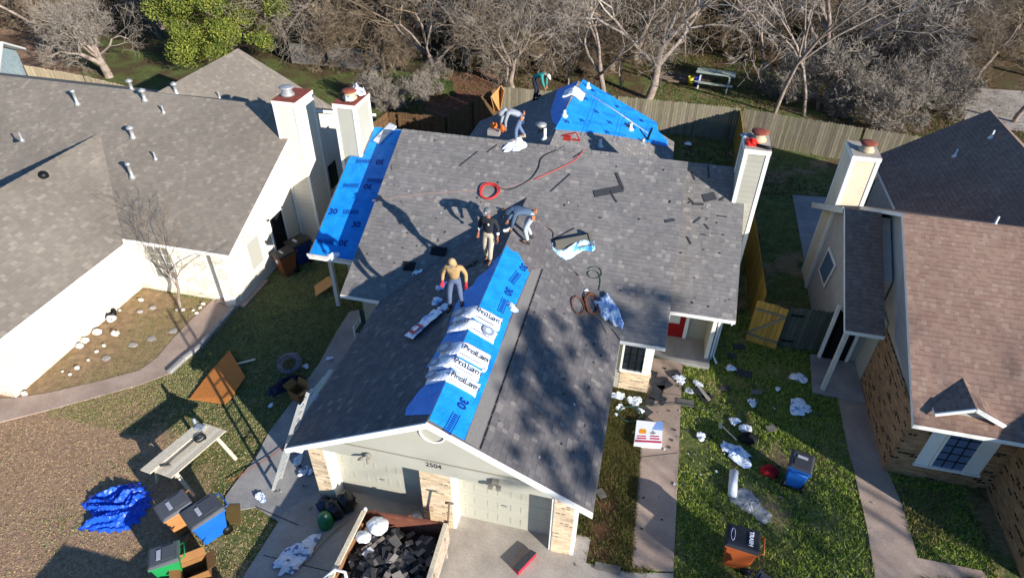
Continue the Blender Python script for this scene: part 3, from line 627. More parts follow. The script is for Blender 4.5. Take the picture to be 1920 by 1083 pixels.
m.build('wall_ribs',solid('red_rib','c04038',.5),b)
a=at(20,118,2.6); simple_house('blue_shed','pale blue sided outbuilding with white fascia at the left edge',(a.x-2.3,a.y-1.2),4.4,5,2.5,3.6,WHT,plain('pale_blue_wall','9db0b5'),.55)
a=at(1870,200); slab('far_driveway',[Vector((a.x-3,a.y-4,0)),Vector((a.x+9,a.y-3,0)),Vector((a.x+12,a.y+4,0)),Vector((a.x-1,a.y+3,0))],.05,CONC)
a=at(820,70); 
# ---------------------------------------------------------------- fences
def fence(name,label,pts,h,mat,group='wooden yard fences',bw=.14,both=True,rail=True,cat='fence',tops=.03,rails_side=1):
    o=thing(name,label,cat,(pts[0][0],pts[0][1],0),group=group); rr=random.Random(len(pts)+int(h*100)+int(pts[0][0]*7))
    m=MB(); r=MB(); PL=[]
    for a,b in zip(pts[:-1],pts[1:]):
        a=Vector((a[0],a[1],0)); b=Vector((b[0],b[1],0)); d=(b-a); L=d.length; d.normalize(); n=Vector((d.y,-d.x,0))*rails_side; k=int(L/bw)
        for i in range(k):
            p=a+d*(i*bw); q=a+d*(i*bw+bw-.012); hh=h+rr.uniform(-tops,tops); t=n*.022
            m.prism([p,q,q+Vector((0,0,hh-.04)),q-d*.03+Vector((0,0,hh)),p+d*.03+Vector((0,0,hh)),p+Vector((0,0,hh-.04))],t+n*rr.uniform(0,.01))
        for z in (.35,h-.35): r.beam(a+n*-.03+Vector((0,0,z)),b+n*-.03+Vector((0,0,z)),.04,.09)
        for i in range(int(L/2.4)+1): p=a+d*min(L,i*2.4)-n*.09; PL.append((p.x,p.y))
    m.build('boards',mat,o); r.build('rails',FEN2,o); 
    for px_,py_ in PL: po=MB(); po.box((px_-.045,py_-.045,0),(px_+.045,py_+.045,h-.05)); po.build('post',FEN2,o)
    return o
fence('wood_fence','weathered picket fence along the back yard beside the blue rear roof',[(-8.9,34.8),(-2.2,35.1),(4.44,35.14)],1.85,FEN)
fence('wood_fence','weathered fence running behind the right side yard from the shaded corner',[(4.5,35.1),(10.4,34.0),(16,33.2)],1.85,FEN)
fence('wood_fence','mossy yellow side fence between the worksite and the right house',[(4.35,35.),(4.42,27),(4.45,22.5),(4.52,18.5)],1.8,wood('olive_board','a8873e','8b7434',isl=.15,green=.3))
fence('wood_fence','dark brown fence around the small left side yard behind the roof',[(-9.,34.7),(-10.6,30.),(-13.6,29.9),(-13.9,27.8)],1.8,FEN2)
fence('wood_fence','sunlit pale fence behind the left stone house',[(-37.2,30.9),(-32.5,30.3),(-29.0,29.5),(-25.5,29.0)],1.8,wood('pale_board','c8b79a','a89878',isl=.15))
fence('board_fence','grey green fence panel with black hinges beside the right house porch',[(5.25,18.15),(6.65,18.2)],1.75,FENG)
g=thing('fence_gate','yellow cedar gate with diagonal brace leaning open in the side yard','gate',(4.2,18.2,0),-.25,local=True)
m=MB(); rr=random.Random(3)
for i in range(7): m.box((i*.145,-.02,0),(i*.145+.135,.02,1.78+rr.uniform(-.03,.03)))
m.build('boards',FENY,g); m=MB(); m.box((.0,-.06,1.42),(1.0,-.021,1.5)); m.box((.0,-.06,.3),(1.0,-.021,.38)); m.beam((.03,-.045,.42),(.97,-.045,1.42),.035,.08); m.build('brace',FEN,g)
m=MB(); m.box((5.35,18.08,1.42),(5.75,18.12,1.47)); m.box((5.3,18.08,.3),(5.7,18.12,.35)); tag(m.build('strap_hinges',BLK,None),'black strap hinges on the grey green fence panel','hinge')
bpy.data.objects['strap_hinges'].parent=bpy.data.objects['board_fence']; bpy.data.objects['strap_hinges'].matrix_parent_inverse=Matrix.Translation((-5.25,-18.15,0))
for k in ('label','category'): del bpy.data.objects['strap_hinges'][k]
w=thing('retaining_wall','long grey concrete garden wall in the shade of the far trees','wall',(-24.9,40.4,0))
m=MB(); m.box((-25.3,40.3,0),(-18.3,40.55,1.3)); m.build('wall_face',concrete('dark_wall_concrete','6b6661','837d76'),w)
for x in (-25.2,-22.4,-19.6,-18.4): m=MB(); m.box((x,40.2,0),(x+.08,40.29,1.6)); m.build('post',BLK,w)
f=fence('green_fence','low mossy green fence by the leaf covered slope',[(-17.,38.2),(-12.3,37.2)],1.0,wood('moss_board','5d6a3a','4c5630',isl=.2))
# ---------------------------------------------------------------- trees
BARK=NT('grey_bark',.9,.1)
_n=BARK.noise(BARK.n('ShaderNodeTexCoord').outputs['Object'],3,4,.6); BARK.col(BARK.mix(BARK.ramp(_n,[(.3,0.),(.7,1.)]),srgb('6e6054'),srgb('a3958a')))
def twigmat(name,c1,c2):
    t=NT(name,.9,.1); r=t.geo().outputs['Random Per Island']; return t.col(t.mix(r,srgb(c1),srgb(c2)))
TW=[twigmat('twigs_grey','6f675d','9f9588'),twigmat('twigs_brown','62533f','8f7f6c'),twigmat('twigs_pale','8c8178','b9ada0')]
def tubes(segs,n):
    A=np.array([s[0] for s in segs]);B=np.array([s[1] for s in segs]);ra=np.array([s[2] for s in segs]);rb=np.array([s[3] for s in segs])
    d=B-A; d/=np.linalg.norm(d,axis=1,keepdims=True)+1e-9; h=np.where(np.abs(d[:,2:3])>.9,np.array([[1.,0,0]]),np.array([[0,0,1.]]))
    x=np.cross(d,h); x/=np.linalg.norm(x,axis=1,keepdims=True)+1e-9; y=np.cross(d,x); V=[];N=len(A)
    for P,r in ((A,ra),(B,rb)):
        for k in range(n):
            a=2*math.pi*k/n; V.append(P+(x*math.cos(a)+y*math.sin(a))*r[:,None])
    V=np.stack(V,1).reshape(-1,3); base=np.arange(N)[:,None]*(2*n)
    Fc=np.concatenate([base+np.array([[k,(k+1)%n,n+(k+1)%n,n+k]]) for k in range(n)],0)
    return V,Fc
def bare_tree(seed,h=9,trunk=.22,spread=1.,lv=6,lean=(0,0),nb=(3,4),low=.3,tw=.009,up=.25,maxseg=9000,droop=0.):
    rr=np.random.RandomState(seed); T=[];Cn=[]
    def br(p,d,L,r,l):
        if len(T)+len(Cn)>maxseg: return
        k=3 if l<3 else 2; q=p.copy(); dd=d.copy(); step=L/k
        pts=[]
        for i in range(k):
            dd=dd+rr.normal(0,.16+.03*l,3); dd[2]+=(up*.25 if l>0 else .05)-droop*(l>2)*.25; dd/=np.linalg.norm(dd); q2=q+dd*step
            r2=max(tw*.6,r*(1-.28/k*(i+1))); (T if l<2 else Cn).append((q,q2,max(tw*.7,r*(1-.28/k*i)),r2)); q=q2; pts.append((q.copy(),dd.copy(),r2))
        if l>=lv: return
        n=rr.randint(nb[0],nb[1]+1) if l>0 else nb[1]+1
        for j in range(n):
            b=pts[-1] if j<2 else pts[rr.randint(max(0,k-2) if l==0 else 0,k)]
            ang=rr.uniform(.3,.85)*spread*(1.15 if l==0 else 1); az=rr.uniform(0,2*math.pi)
            a=b[1]; o=np.cross(a,[.3,.2,.9]); o/=np.linalg.norm(o)+1e-9; o2=np.cross(a,o)
            nd=a*math.cos(ang)+(o*math.cos(az)+o2*math.sin(az))*math.sin(ang)
            br(b[0],nd,L*rr.uniform(.58,.85) if l>0 else L*rr.uniform(.8,1.25),b[2]*rr.uniform(.5,.72),l+1)
    d0=np.array([lean[0],lean[1],1.]); d0/=np.linalg.norm(d0)
    br(np.array([0,0,-.1]),d0,h*low,trunk,0); return T,Cn
TV=[]
def mk_tree(name,label,seed,mat,group,leafy=None,**k):
    T,Cn=bare_tree(seed,**k); o=thing(name,label,'tree',(0,0,0),group=group,local=True)
    V,Fc=tubes(T,7); fast('trunk',V,Fc,BARK.m,o,True)
    V,Fc=tubes(Cn,3); fast('crown',V,Fc,mat,o,False)
    return o
GT='bare winter trees behind the back fences'
protos=[
 mk_tree('bare_tree','',11,TW[0],GT,h=9,trunk=.24,spread=1.0,lv=7,nb=(2,4),maxseg=13000),
 mk_tree('bare_tree','',23,TW[1],GT,h=8,trunk=.2,spread=1.1,lv=7,nb=(2,4),maxseg=13000),
 mk_tree('bare_tree','',37,TW[2],GT,h=10,trunk=.26,spread=.9,lv=7,nb=(2,4),lean=(.3,0),maxseg=13000),
 mk_tree('bare_tree','',41,TW[0],GT,h=9,trunk=.3,spread=1.15,lv=6,low=.16,nb=(3,5),maxseg=16000),
 mk_tree('bare_shrub','',53,TW[0],'leafless thickets behind the right fence',h=5,trunk=.09,spread=1.15,lv=6,low=.16,nb=(3,5),up=.2,maxseg=22000,tw=.011),
 mk_tree('slender_tree','',67,TW[2],'slender pale trunks by the picnic lawn',h=12,trunk=.13,spread=.55,lv=5,low=.45,nb=(2,3),maxseg=2500),
 mk_tree('bare_tree','','71' and 71,TW[1],'leafless trees of the far wood',h=7.5,trunk=.1,spread=1.05,lv=6,low=.2,nb=(3,5),up=.22,maxseg=22000,tw=.01),
]
used=set()
def plant(i,u,v,s,label,rz=None,sz=None,world=None,group=None):
    p=at(u,v) if world is None else Vector(world)
    o=protos[i] if i not in used else copy_tree(protos[i]); used.add(i)
    o.location=(p.x,p.y,-.05); rr=random.Random(int(p.x*10+p.y*3)); o.rotation_euler=(0,0,rr.uniform(0,6.28) if rz is None else rz); o.scale=(s,s,sz or s); o['label']=label
    if group: o['group']=group
    return o
plant(3,205,145,1.0,'wide spreading bare tree with forked pale limbs behind the left fence',rz=.6)
plant(0,575,80,1.0,'thick pale trunked bare tree before the concrete wall, left of a pair',rz=1)
plant(1,617,80,1.05,'greyer trunked bare tree before the concrete wall, right of a pair',rz=2)
plant(1,820,160,.95,'reddish twigged bare tree over the leaf covered slope',rz=4)
plant(2,942,160,.8,'bare forked tree just behind the leaning orange board',rz=0)
plant(0,962,168,.75,'thin bare tree right beside the forked one behind the orange board',rz=3)
plant(2,1133,178,.75,'straight pale trunked bare tree directly behind the blue roof peak',rz=2.4)
plant(2,1215,186,1.05,'tall leaning bare tree behind the fence right of the blue roof',rz=.1)
plant(5,1430,168,.8,'slender pale tree in the shade left of the picnic lawn path')
plant(5,1452,212,1.0,'slender pale tree right behind the fence corner')
plant(5,1508,218,.8,'small slender tree leaning beside the thicket')
plant(4,1535,208,1.5,'large round leafless thicket behind the right fence',rz=1)
plant(4,1640,215,1.2,'tangled leafless thicket between the round one and the dark roof',rz=2)
plant(4,1750,190,1.25,'tangled leafless thicket above the dark right roof',rz=3.3)
plant(4,1600,228,1.0,'tangled leafless thicket leaning over the right fence, left one',rz=.5)
plant(4,1690,240,1.1,'tangled leafless thicket leaning over the right fence, right one',rz=2.5)
plant(4,1700,150,1.3,'greyish leafless thicket farther up behind the dark right roof',rz=4)
plant(4,1600,130,1.5,'pale leafless thicket below the red shed',rz=5)
for k,(u,v,i,s,w) in enumerate([(700,60,0,1.1,'above the concrete garden wall end'),(760,100,1,1.,'at the top of the leafy slope'),(860,60,2,1.,'deep in the wood above the slope'),(900,100,0,1.,'on the brow of the leafy slope'),(1010,90,1,1.05,'in the wood above the teal worker'),
    (1060,50,0,1.1,'far back above the blue roof'),(1100,110,3,.9,'low forked behind the blue roof peak'),(1180,70,1,1.05,'with brown crown above the leaning tree'),(1270,60,0,1.2,'left of the picnic table'),(1350,90,1,1.1,'overhanging the picnic table'),(1400,40,2,1.1,'at the top edge above the picnic table'),
    (960,20,3,1.2,'at the top edge left of centre'),(1130,15,1,1.2,'at the top edge at the centre'),(1240,10,0,1.2,'at the top edge right of centre'),(790,15,1,1.2,'at the top edge above the slope'),(650,10,0,1.2,'at the top edge right of the green tree'),
    (80,90,1,1.1,'by the blue shed at the left edge'),(120,30,0,1.2,'at the top left corner'),(300,70,1,1.,'between the spreading tree and the green tree'),(270,10,0,1.2,'at the top edge left of the green tree'),
    (1800,120,3,1.,'above the far driveway'),(1870,60,0,1.2,'at the right edge near the top'),(1780,40,1,1.2,'right of the red shed'),(1900,230,1,.8,'at the right edge above the dark roof')]):
    plant(i,u,v,s,'bare twiggy tree '+w,rz=k*1.3)
plant(4,705,200,.75,'low leafless brush behind the left chimney, left one',rz=1.,group='leafless brush along the leafy slope')
plant(4,765,205,.7,'low leafless brush by the dark brown fence, middle one',rz=2.,group='leafless brush along the leafy slope')
plant(4,815,175,.7,'low leafless brush at the foot of the leafy slope, right one',rz=3.,group='leafless brush along the leafy slope')
rs=np.random.RandomState(44); spots=[]
for k,(u,v,sc_,lab_) in enumerate([(655,120,.8,'brown twiggy tree at the right end of the concrete wall'),(735,145,.75,'brown twiggy tree above the low green fence'),(1005,150,.7,'brown twiggy tree behind the teal worker'),(1065,160,.7,'brown twiggy tree just left of the straight pale trunk'),(1165,165,.75,'brown twiggy tree between the straight trunk and the leaning one'),(1285,105,.9,'brown twiggy tree above the buckets'),(1385,100,.9,'brown twiggy tree right of the picnic table'),(880,120,.8,'brown twiggy tree at the top of the leaf slope')]): plant(6,u,v,sc_,lab_,rz=k*1.1,group=GT)
for k in range(900):
    u=rs.uniform(-40,1960); v=rs.uniform(-75,150)
    if 1215<u<1500 and v>-5: continue
    if 330<u<540: continue
    if u<330 and v>75: continue
    if u>1480 and v>175: continue
    if 540<u<860 and v>105: continue
    p=at(u,v)
    if all((p-q).length>2.2 for q in spots): spots.append(p)
for k,p in enumerate(spots[:240]):
    pi_=6 if k%5<3 else (0,2,1)[k%3]; o=protos[6] if (pi_==6 and 6 not in used) else copy_tree(protos[pi_]); used.add(pi_); s_=rs.uniform(.85,1.25); o.location=(p.x,p.y,-.05); o.rotation_euler=(0,0,rs.uniform(0,6.28)); o.scale=(s_,s_,s_*rs.uniform(.85,1.1)); o['label']='grey leafless tree in the dense wood along the top of the picture'; o['group']='leafless trees of the far wood'
# dense shaded undergrowth seen between the trunks
t=NT('undergrowth_leaf',.9,.1); UL=t.col(t.mix(t.geo().outputs['Random Per Island'],srgb('2c3218'),srgb('59552f')))
def leafcloud(rs,centers,n,size,jit=1.,flat=.5):
    C=np.array(centers,dtype=float); w=C[:,3]*C[:,4]; idx=rs.choice(len(C),n,p=w/w.sum()); u=rs.normal(0,1,(n,3)); u/=np.linalg.norm(u,axis=1,keepdims=True)
    r=rs.uniform(.1,1.25,n)**.6; P=C[idx,:3]+u*r[:,None]*np.stack([C[idx,3],C[idx,3],C[idx,4]],1)
    a=rs.normal(0,1,(n,3)); a/=np.linalg.norm(a,axis=1,keepdims=True); b=np.cross(a,rs.normal(0,1,(n,3))); b/=np.linalg.norm(b,axis=1,keepdims=True); s=rs.uniform(.6,1.3,n)[:,None]*size
    V=np.stack([P-a*s,P+b*s*.6,P+a*s,P-b*s*.6],1).reshape(-1,3); return V,np.arange(4*n).reshape(-1,4)
rs=np.random.RandomState(5)
cs=[]
for i in range(70):
    u=rs.uniform(560,1920); v=rs.uniform(0,110); p=at(u,v); 
    if 1230<u<1480 and v>40: continue
    cs.append((p.x,p.y,.6,rs.uniform(.8,2.2),rs.uniform(.5,1.3)))
V,Fc=leafcloud(rs,cs,26000,.11); o=fast('undergrowth',V,Fc,UL); o['kind']='stuff'; o['label']='dark evergreen undergrowth below the bare trees'; o['category']='undergrowth'
# evergreen
t=NT('cedar_leaf',.8,.2); r=t.geo().outputs['Random Per Island']; n=t.noise(t.pos(),1.1,3); CED=t.col(t.mix(t.ramp(n,[(.35,0.),(.65,1.)]),t.mix(r,srgb('344518'),srgb('5f6f2e')),t.mix(r,srgb('667228'),srgb('9c9c48'))))
def evergreen(u,v,h,rad,label,seed,n=130000,name='cedar_tree',mat=None,size=.062,world=None,loc=None):
    p=at(u,v) if world is None else Vector(world); o=thing(name,label,'tree',(p.x,p.y,0),local=True); rs=np.random.RandomState(seed)
    T,_=bare_tree(seed,h=h,trunk=.22,spread=.9,lv=3,maxseg=200); V,Fc=tubes(T+_,6); fast('trunk',V,Fc,BARK.m,o,True)
    cs=[]
    for i in range(110):
        z=rs.uniform(.12,.98); R=rad*(1-abs(z-.38)**1.6*1.25)*rs.uniform(.45,1.); a=rs.uniform(0,6.28); k=rs.uniform(.35,1.)*rad*.3
        cs.append((R*math.cos(a),R*math.sin(a),z*h,k,k*.75))
    V,Fc=leafcloud(rs,cs,n,size); fast('crown',V,Fc,mat or CED,o); return o
evergreen(447,118,10.5,4.3,'dense yellow green cedar behind the stone house, the only fully green tree',9)
# leafy street trees in the front yards whose shade falls across the worksite
t=NT('live_oak_leaf',.8,.2); LOK=t.col(t.mix(t.geo().outputs['Random Per Island'],srgb('3c4a22'),srgb('66703a')))
def oak(world,zc,rad,label,seed,n,vz=1.,size=.11,lobes=26):
    h=zc+vz*.6
    o=thing('live_oak',label,'tree',(world[0],world[1],0),group='street trees in the front yards',local=True); rs=np.random.RandomState(seed)
    T,Cn=bare_tree(seed,h=h,trunk=.2,spread=.9,lv=4,maxseg=500); V,Fc=tubes(T,6); fast('trunk',V,Fc,BARK.m,o,True)
    V2,F2=tubes(Cn,4) if Cn else (V,Fc); fast('limbs',V2,F2,BARK.m,o,True)
    cs=[]
    for i in range(lobes):
        z=rs.uniform(-1,1); R=rad*math.sqrt(1-.8*z*z)*rs.uniform(0,1.)**.6; a=rs.uniform(0,6.28); k=rs.uniform(.2,1.)*rad*.16
        cs.append((R*math.cos(a),R*math.sin(a),zc+z*vz,k,k*.5))
    V,Fc=leafcloud(rs,cs,n,size); fast('crown',V,Fc,LOK,o); return o
SUNH=Vector((math.sin(AZ),math.cos(AZ),0)); TE=math.tan(EL)
def shade_from(target,dist,zc):   # foot of a tree whose crown centre stands toward the sun
    t=Vector(target); p=t+SUNH*dist; return (p.x,p.y), t.z+dist*TE
oakspots=[((-1.5,11.2,3.3),30,2.9,31,5200,1.25,'leafy street tree past the driveway shading the garage roof'),((.6,14.4,2.9),36,2.0,32,2600,.6,'second leafy street tree farther down the street'),((3.4,8.4,.1),24,2.6,34,1700,.7,'leafy tree shading the right lawn by the lettered bin'),((5.2,11.4,.1),27,1.5,35,900,.35,'small leafy tree beyond the brick house garage')]
for tg,ds,rad,sd_,n,vz,lab in oakspots:
    (x_,y_),zc=shade_from(tg,ds,0); oak((x_,y_),zc,rad,lab,sd_,n,vz=vz,size=.08,lobes=90)
# front-yard sapling
T,Cn=bare_tree(77,h=4.6,trunk=.06,spread=.75,lv=5,low=.3,nb=(2,3),tw=.006,up=.35,maxseg=900)
p=at(338,578); o=thing('sapling','small bare sapling in the bed before the white stone wall','tree',(p.x,p.y,0),local=True)
V,Fc=tubes(T,7); fast('trunk',V,Fc,BARK.m,o,True); V,Fc=tubes(Cn,3); fast('crown',V,Fc,TW[1],o)
# ---------------------------------------------------------------- grass
def in_poly(x,y,P):
    c=np.zeros(len(x),bool); n=len(P); j=n-1
    for i in range(n):
        xi,yi=P[i][0],P[i][1]; xj,yj=P[j][0],P[j][1]
        k=((yi>y)!=(yj>y))&(x<(xj-xi)*(y-yi)/(yj-yi+1e-12)+xi); c^=k; j=i
    return c
pv=[]
for ob in list(COL.objects):
    if ob.get('kind')=='structure' and ob.name.split('.')[0] in ('path','side_path','driveway','front_path','porch_floor','neighbour_path','neighbour_porch_floor','patio','planting_bed','garden_bed'):
        m_=ob.data; k=len(m_.vertices)//2; pv.append(([tuple(v.co[:2]) for v in m_.vertices[:k//2]],ob.name.split('.')[0]))
HB=[(-17.9,15.7,-13.6,26),(-24.9,9.8,-17.95,22),(-7.1,8.8,-.35,15),(-8.4,14.8,1.0,26),(-10.4,17.6,3.,26),(-8,20,.8,28),(7.75,13.4,17,24),(9.9,10.5,17,14),(6.7,17.8,8,23.4)]
def scatter(n,x0,x1,y0,y1,fn,seed,beds=False):
    rs=np.random.RandomState(seed); x=rs.uniform(x0,x1,n); y=rs.uniform(y0,y1,n); keep=np.ones(n,bool)
    for P,nm in pv:
        if beds and nm in ('planting_bed','garden_bed'): continue
        keep&=~in_poly(x,y,P)
    for a,b,c,d in HB: keep&=~((x>a)&(x<c)&(y>b)&(y<d))
    keep&=fn(x,y,rs); return x[keep],y[keep],rs
def noise2(x,y,s,seed=0):
    r=np.random.RandomState(seed); o=0
    for k in range(5): a=r.uniform(0,6.28); f=s*(1.6**k)*.6; o=o+np.sin((x*math.cos(a)+y*math.sin(a))*f+r.uniform(0,6))*(.75**k)
    return o/2.2
def blades(name,label,x,y,rs,h,w,mat,per=3,lean=.5):
    n=len(x)*per; X=np.repeat(x,per)+rs.normal(0,.03,n); Y=np.repeat(y,per)+rs.normal(0,.03,n); a=rs.uniform(0,6.28,n); hh=h*rs.uniform(.5,1.3,n); l=rs.normal(0,lean,(n,2))*hh[:,None]; ww=w*rs.uniform(.6,1.3,n)
    V=np.stack([np.stack([X-np.cos(a)*ww,Y-np.sin(a)*ww,np.zeros(n)],1),np.stack([X+np.cos(a)*ww,Y+np.sin(a)*ww,np.zeros(n)],1),np.stack([X+l[:,0],Y+l[:,1],hh],1)],1).reshape(-1,3)
    o=fast(name,V,np.arange(3*n).reshape(-1,3),mat); o['kind']='stuff'; o['label']=label; o['category']='grass'; return o
def gmat(name,cs):
    t=NT(name,.9,.15); r=t.geo().outputs['Random Per Island']; k=len(cs); return t.col(t.ramp(r,[(i/(k-1),srgb(c)) for i,c in enumerate(cs)]))
GG=gmat('green_grass',['4e6a1e','789434','9fae4e','b8b06c']); GD=gmat('dry_grass',['9a7b5e','b0916c','c4a880','948654']); 
x,y,rs=scatter(52000,-.2,9.8,3,19.5,lambda x,y,r:(noise2(x,y,1.3,3)+r.normal(0,.35,len(x))>-.45),1)
blades('grass','tufty green grass on the right lawn',x,y,rs,.075,.012,GG,4)
x,y,rs=scatter(52000,-17.9,-7.,3.5,20.,lambda x,y,r:(noise2(x,y,1.1,5)+(y-9.8)*.32+(x+11)*.16+r.normal(0,.4,len(x))>-.1),2)
blades('grass','short mixed grass on the left lawn',x,y,rs,.045,.012,gmat('left_grass',['5a6530','7f8250','a09a72','a89f7c']),4)
x,y,rs=scatter(26000,-18,-7.,3.5,14.,lambda x,y,r:(noise2(x,y,1.1,5)+(y-9.8)*.32+(x+11)*.16+r.normal(0,.4,len(x))<.3),3)
if 1: blades('dry_grass','dead straw and leaf crumbs on the bare left lawn',x,y,rs,.014,.018,GD,2,2.2)
x,y,rs=scatter(34000,-.4,1.5,8.6,15,lambda x,y,r:(noise2(x,y,2.2,7)+r.normal(0,.35,len(x))>-.45),4,True)
blades('weeds','weeds sprouting in the dirt bed beside the garage',x,y,rs,.09,.014,gmat('weed',['3c4c1c','5b6a2c','7b6a4a','6a4a34']),4)
x,y,rs=scatter(13000,7.35,12,6,13.,lambda x,y,r:(noise2(x,y,2.,8)+r.normal(0,.3,len(x))>-.1),6)
blades('weeds','weedy growth in the bed before the brick house window',x,y,rs,.1,.014,gmat('weed_dry',['55612a','7c7a45','9c8664','6f5a44']),4)
x,y,rs=scatter(16000,-18,-13,9.5,16,lambda x,y,r:(noise2(x,y,1.7,9)+r.normal(0,.4,len(x))>-.2),7,True)
blades('weeds','sparse grass in the bed by the white stone wall',x,y,rs,.035,.013,gmat('bed_weed',['66743a','8e8a58','a08a6a']),4)
x,y,rs=scatter(60000,-15,22,29,60,lambda x,y,r:(noise2(x,y,.5,11)+r.normal(0,.3,len(x))>-.2),8)
blades('leaf_litter','fallen leaves and grass on the ground beyond the back fence',x,y,rs,.1,.03,gmat('litter',['3a4a1c','4e5a2a','6a5a3c','7a5f45','7a5a46']),2,1.2)
# ---------------------------------------------------------------- loose things
def wrapmat(name,c,ink,amt,sc=5):
    t=NT(name,.35,.5); v=t.n('ShaderNodeTexCoord').outputs['Object']; n=t.noise(v,sc,2,.4); n2=t.noise(v,14,3)
    o=t.mix(t.math('MULTIPLY',t.ramp(n,[(.56,0.),(.6,1.)],'LINEAR'),amt),srgb(c),srgb(ink)); t.bump(n2,.6,.03); return t.col(o)
WR=[wrapmat('white_wrap','e9edf2','8fb4dc',.5),wrapmat('blue_white_wrap','dfe8f2','2f7fd0',.7),wrapmat('printed_wrap','e3e7ef','2b3f7a',.8,7),wrapmat('grey_wrap','b9bcc2','74797f',.7)]
def crumple(name,label,cat,plane,u,v,r,mat,seed=0,asp=1.,rot=0.,h=.12,group=None,notch=.3,p=None,nr=7,na=26):
    """thin crumpled sheet with an irregular torn outline lying on a surface"""
    c=plane.at(u,v) if p is None else Vector(p); M=plane.frame(c+plane.n*.012,rot); rs=np.random.RandomState(seed*7+3)
    ph=rs.uniform(0,6.28,6); V=[(0,0,h*rs.uniform(.2,1))]; fs=[]
    rad=[1+notch*(math.sin(2*math.pi*k/na*2+ph[0])*.5+math.sin(2*math.pi*k/na*3+ph[1])*.5+math.sin(2*math.pi*k/na*7+ph[2])*.3)+rs.uniform(-.12,.12) for k in range(na)]
    for j in range(1,nr+1):
        for k in range(na):
            a=2*math.pi*k/na; q=j/nr; R=r*q*(1+(rad[k]-1)*q); x=R*math.cos(a)*asp; y=R*math.sin(a)
            z=h*(.5+.5*math.sin(x*9/r*.35+ph[3]+2*math.sin(y*4/r*.3+ph[4])))*(1-q**3*.8)+h*.6*abs(math.sin(a*3+ph[5]+q*3))*(q<.97)+rs.uniform(0,h*.45)
            V.append((x,y,z*.75 if j<nr else rs.uniform(0,h*.3)))
    for k in range(na): fs.append((0,1+k,1+(k+1)%na))
    for j in range(nr-1):
        for k in range(na): a=1+j*na+k;b=1+j*na+(k+1)%na; fs.append((a,a+na,b+na,b))
    m=MB(); m.add(V,fs,0,False,M); o=m.build(name,mat); s=o.modifiers.new('t','SOLIDIFY'); s.thickness=.004; return tag(o,label,cat,group)
PTH=Plane((0,0,.05),0,0)
GW='torn plastic bundle wrappers scattered around the house'
for i,(u,v,r,k,asp,rot,lab) in enumerate([
 (585,740,.30,1,1.1,.3,'bright blue white wrapper beside the cardboard box by the left path'),
 (489,932,.22,1,.7,1.,'small blue wrapper at the foot of the ladder'),
 (573,884,.24,2,1,.5,'crumpled printed wrapper in the shade beside the left brick pillar'),
 (560,838+24,.25,0,.6,.2,'pale wrapper tucked under the left gable corner'),
 (1370,690,.22,0,.8,1.2,'lone wrapper on the shaded lawn right of the porch'),
 (1498,708,.30,2,1.,.4,'wrapper with dark print near the neighbour path, uppermost of a pair'),
 (1499,764,.40,1,1.15,.5,'large flat torn wrapper on the shaded lawn beside the neighbour path'),
 (1410,755,.20,2,.9,.2,'wrapper with a dark hole on the shaded lawn edge'),
 (1458,729,.11,0,1,.2,'tiny wrapper scrap left of the printed wrapper pair'),
 (1377,790,.21,1,.9,.2,'sunlit wrapper with blue end just above the shovel handle'),
 (1314,818,.17,1,1.2,-.8,'small wrapper in the long shadow on the sunlit lawn'),
 (1382,851,.36,1,1.7,-.5,'long pale blue wrapper strip in front of the black heap'),
 (1274,711,.24,0,1.1,.2,'white wrapper heap on the right edge of the front path'),
 (1308,720,.20,0,.8,.9,'white wrapper beside the splintered lumber by the front path'),
 (1291,733,.16,3,1,.3,'greyish wrapper lying between the path and the dark shingle pieces'),
 (1190,752,.30,0,.9,.3,'largest white wrapper heap under the brick bay'),
 (1158,742,.22,0,1.3,.1,'long white wrapper hanging over the dirt under the brick bay'),
 (1163,764,.17,0,1,.7,'small white wrapper in the dirt bed below the brick bay'),
 (1200,771,.14,0,1,.4,'white wrapper end on the front path edge above the printed box'),
 (1156,777,.09,0,1,.4,'tiny white scrap in the dirt bed by the hose'),
 (1290,270,.22,0,1.3,-.4,'single wrapper on the dark back lawn'),
 (478+85,712,.1,3,1,.2,'small grey scrap left of the cardboard box'),
 (508,760,.10,0,1,.2,'tiny pale scrap on the grass near the dark tarp'),
 (618,672,.11,0,1.3,.7,'small pale scrap on the left side path'),
 (574,687,.13,1,1,.7,'blue and white bottle wrapper beside the wire roll'),
 (1343,881+3,.05,0,1,0,'tiny blue scrap beside the white roll')]):
    crumple('wrapper',lab,'wrapper',PTH,u,v,r*.8,WR[k],i,asp,rot,.055 if r>.12 else .03,GW,p=None)
a=at(558,1040,.05); crumple('wrapper','long printed wrapper with dark lettering lying on the driveway edge','wrapper',GND,0,0,.3,WR[2],40,2.2,1.25,.1,GW,p=a)
crumple('plastic_sheet','large clear grey plastic sheet crumpled behind the lettered bin','plastic sheet',GND,1405,945,.36,plain('dusty_clear_film','8c8f93',.4,.4,5,spec=.5),41,1.5,-.7,.07)
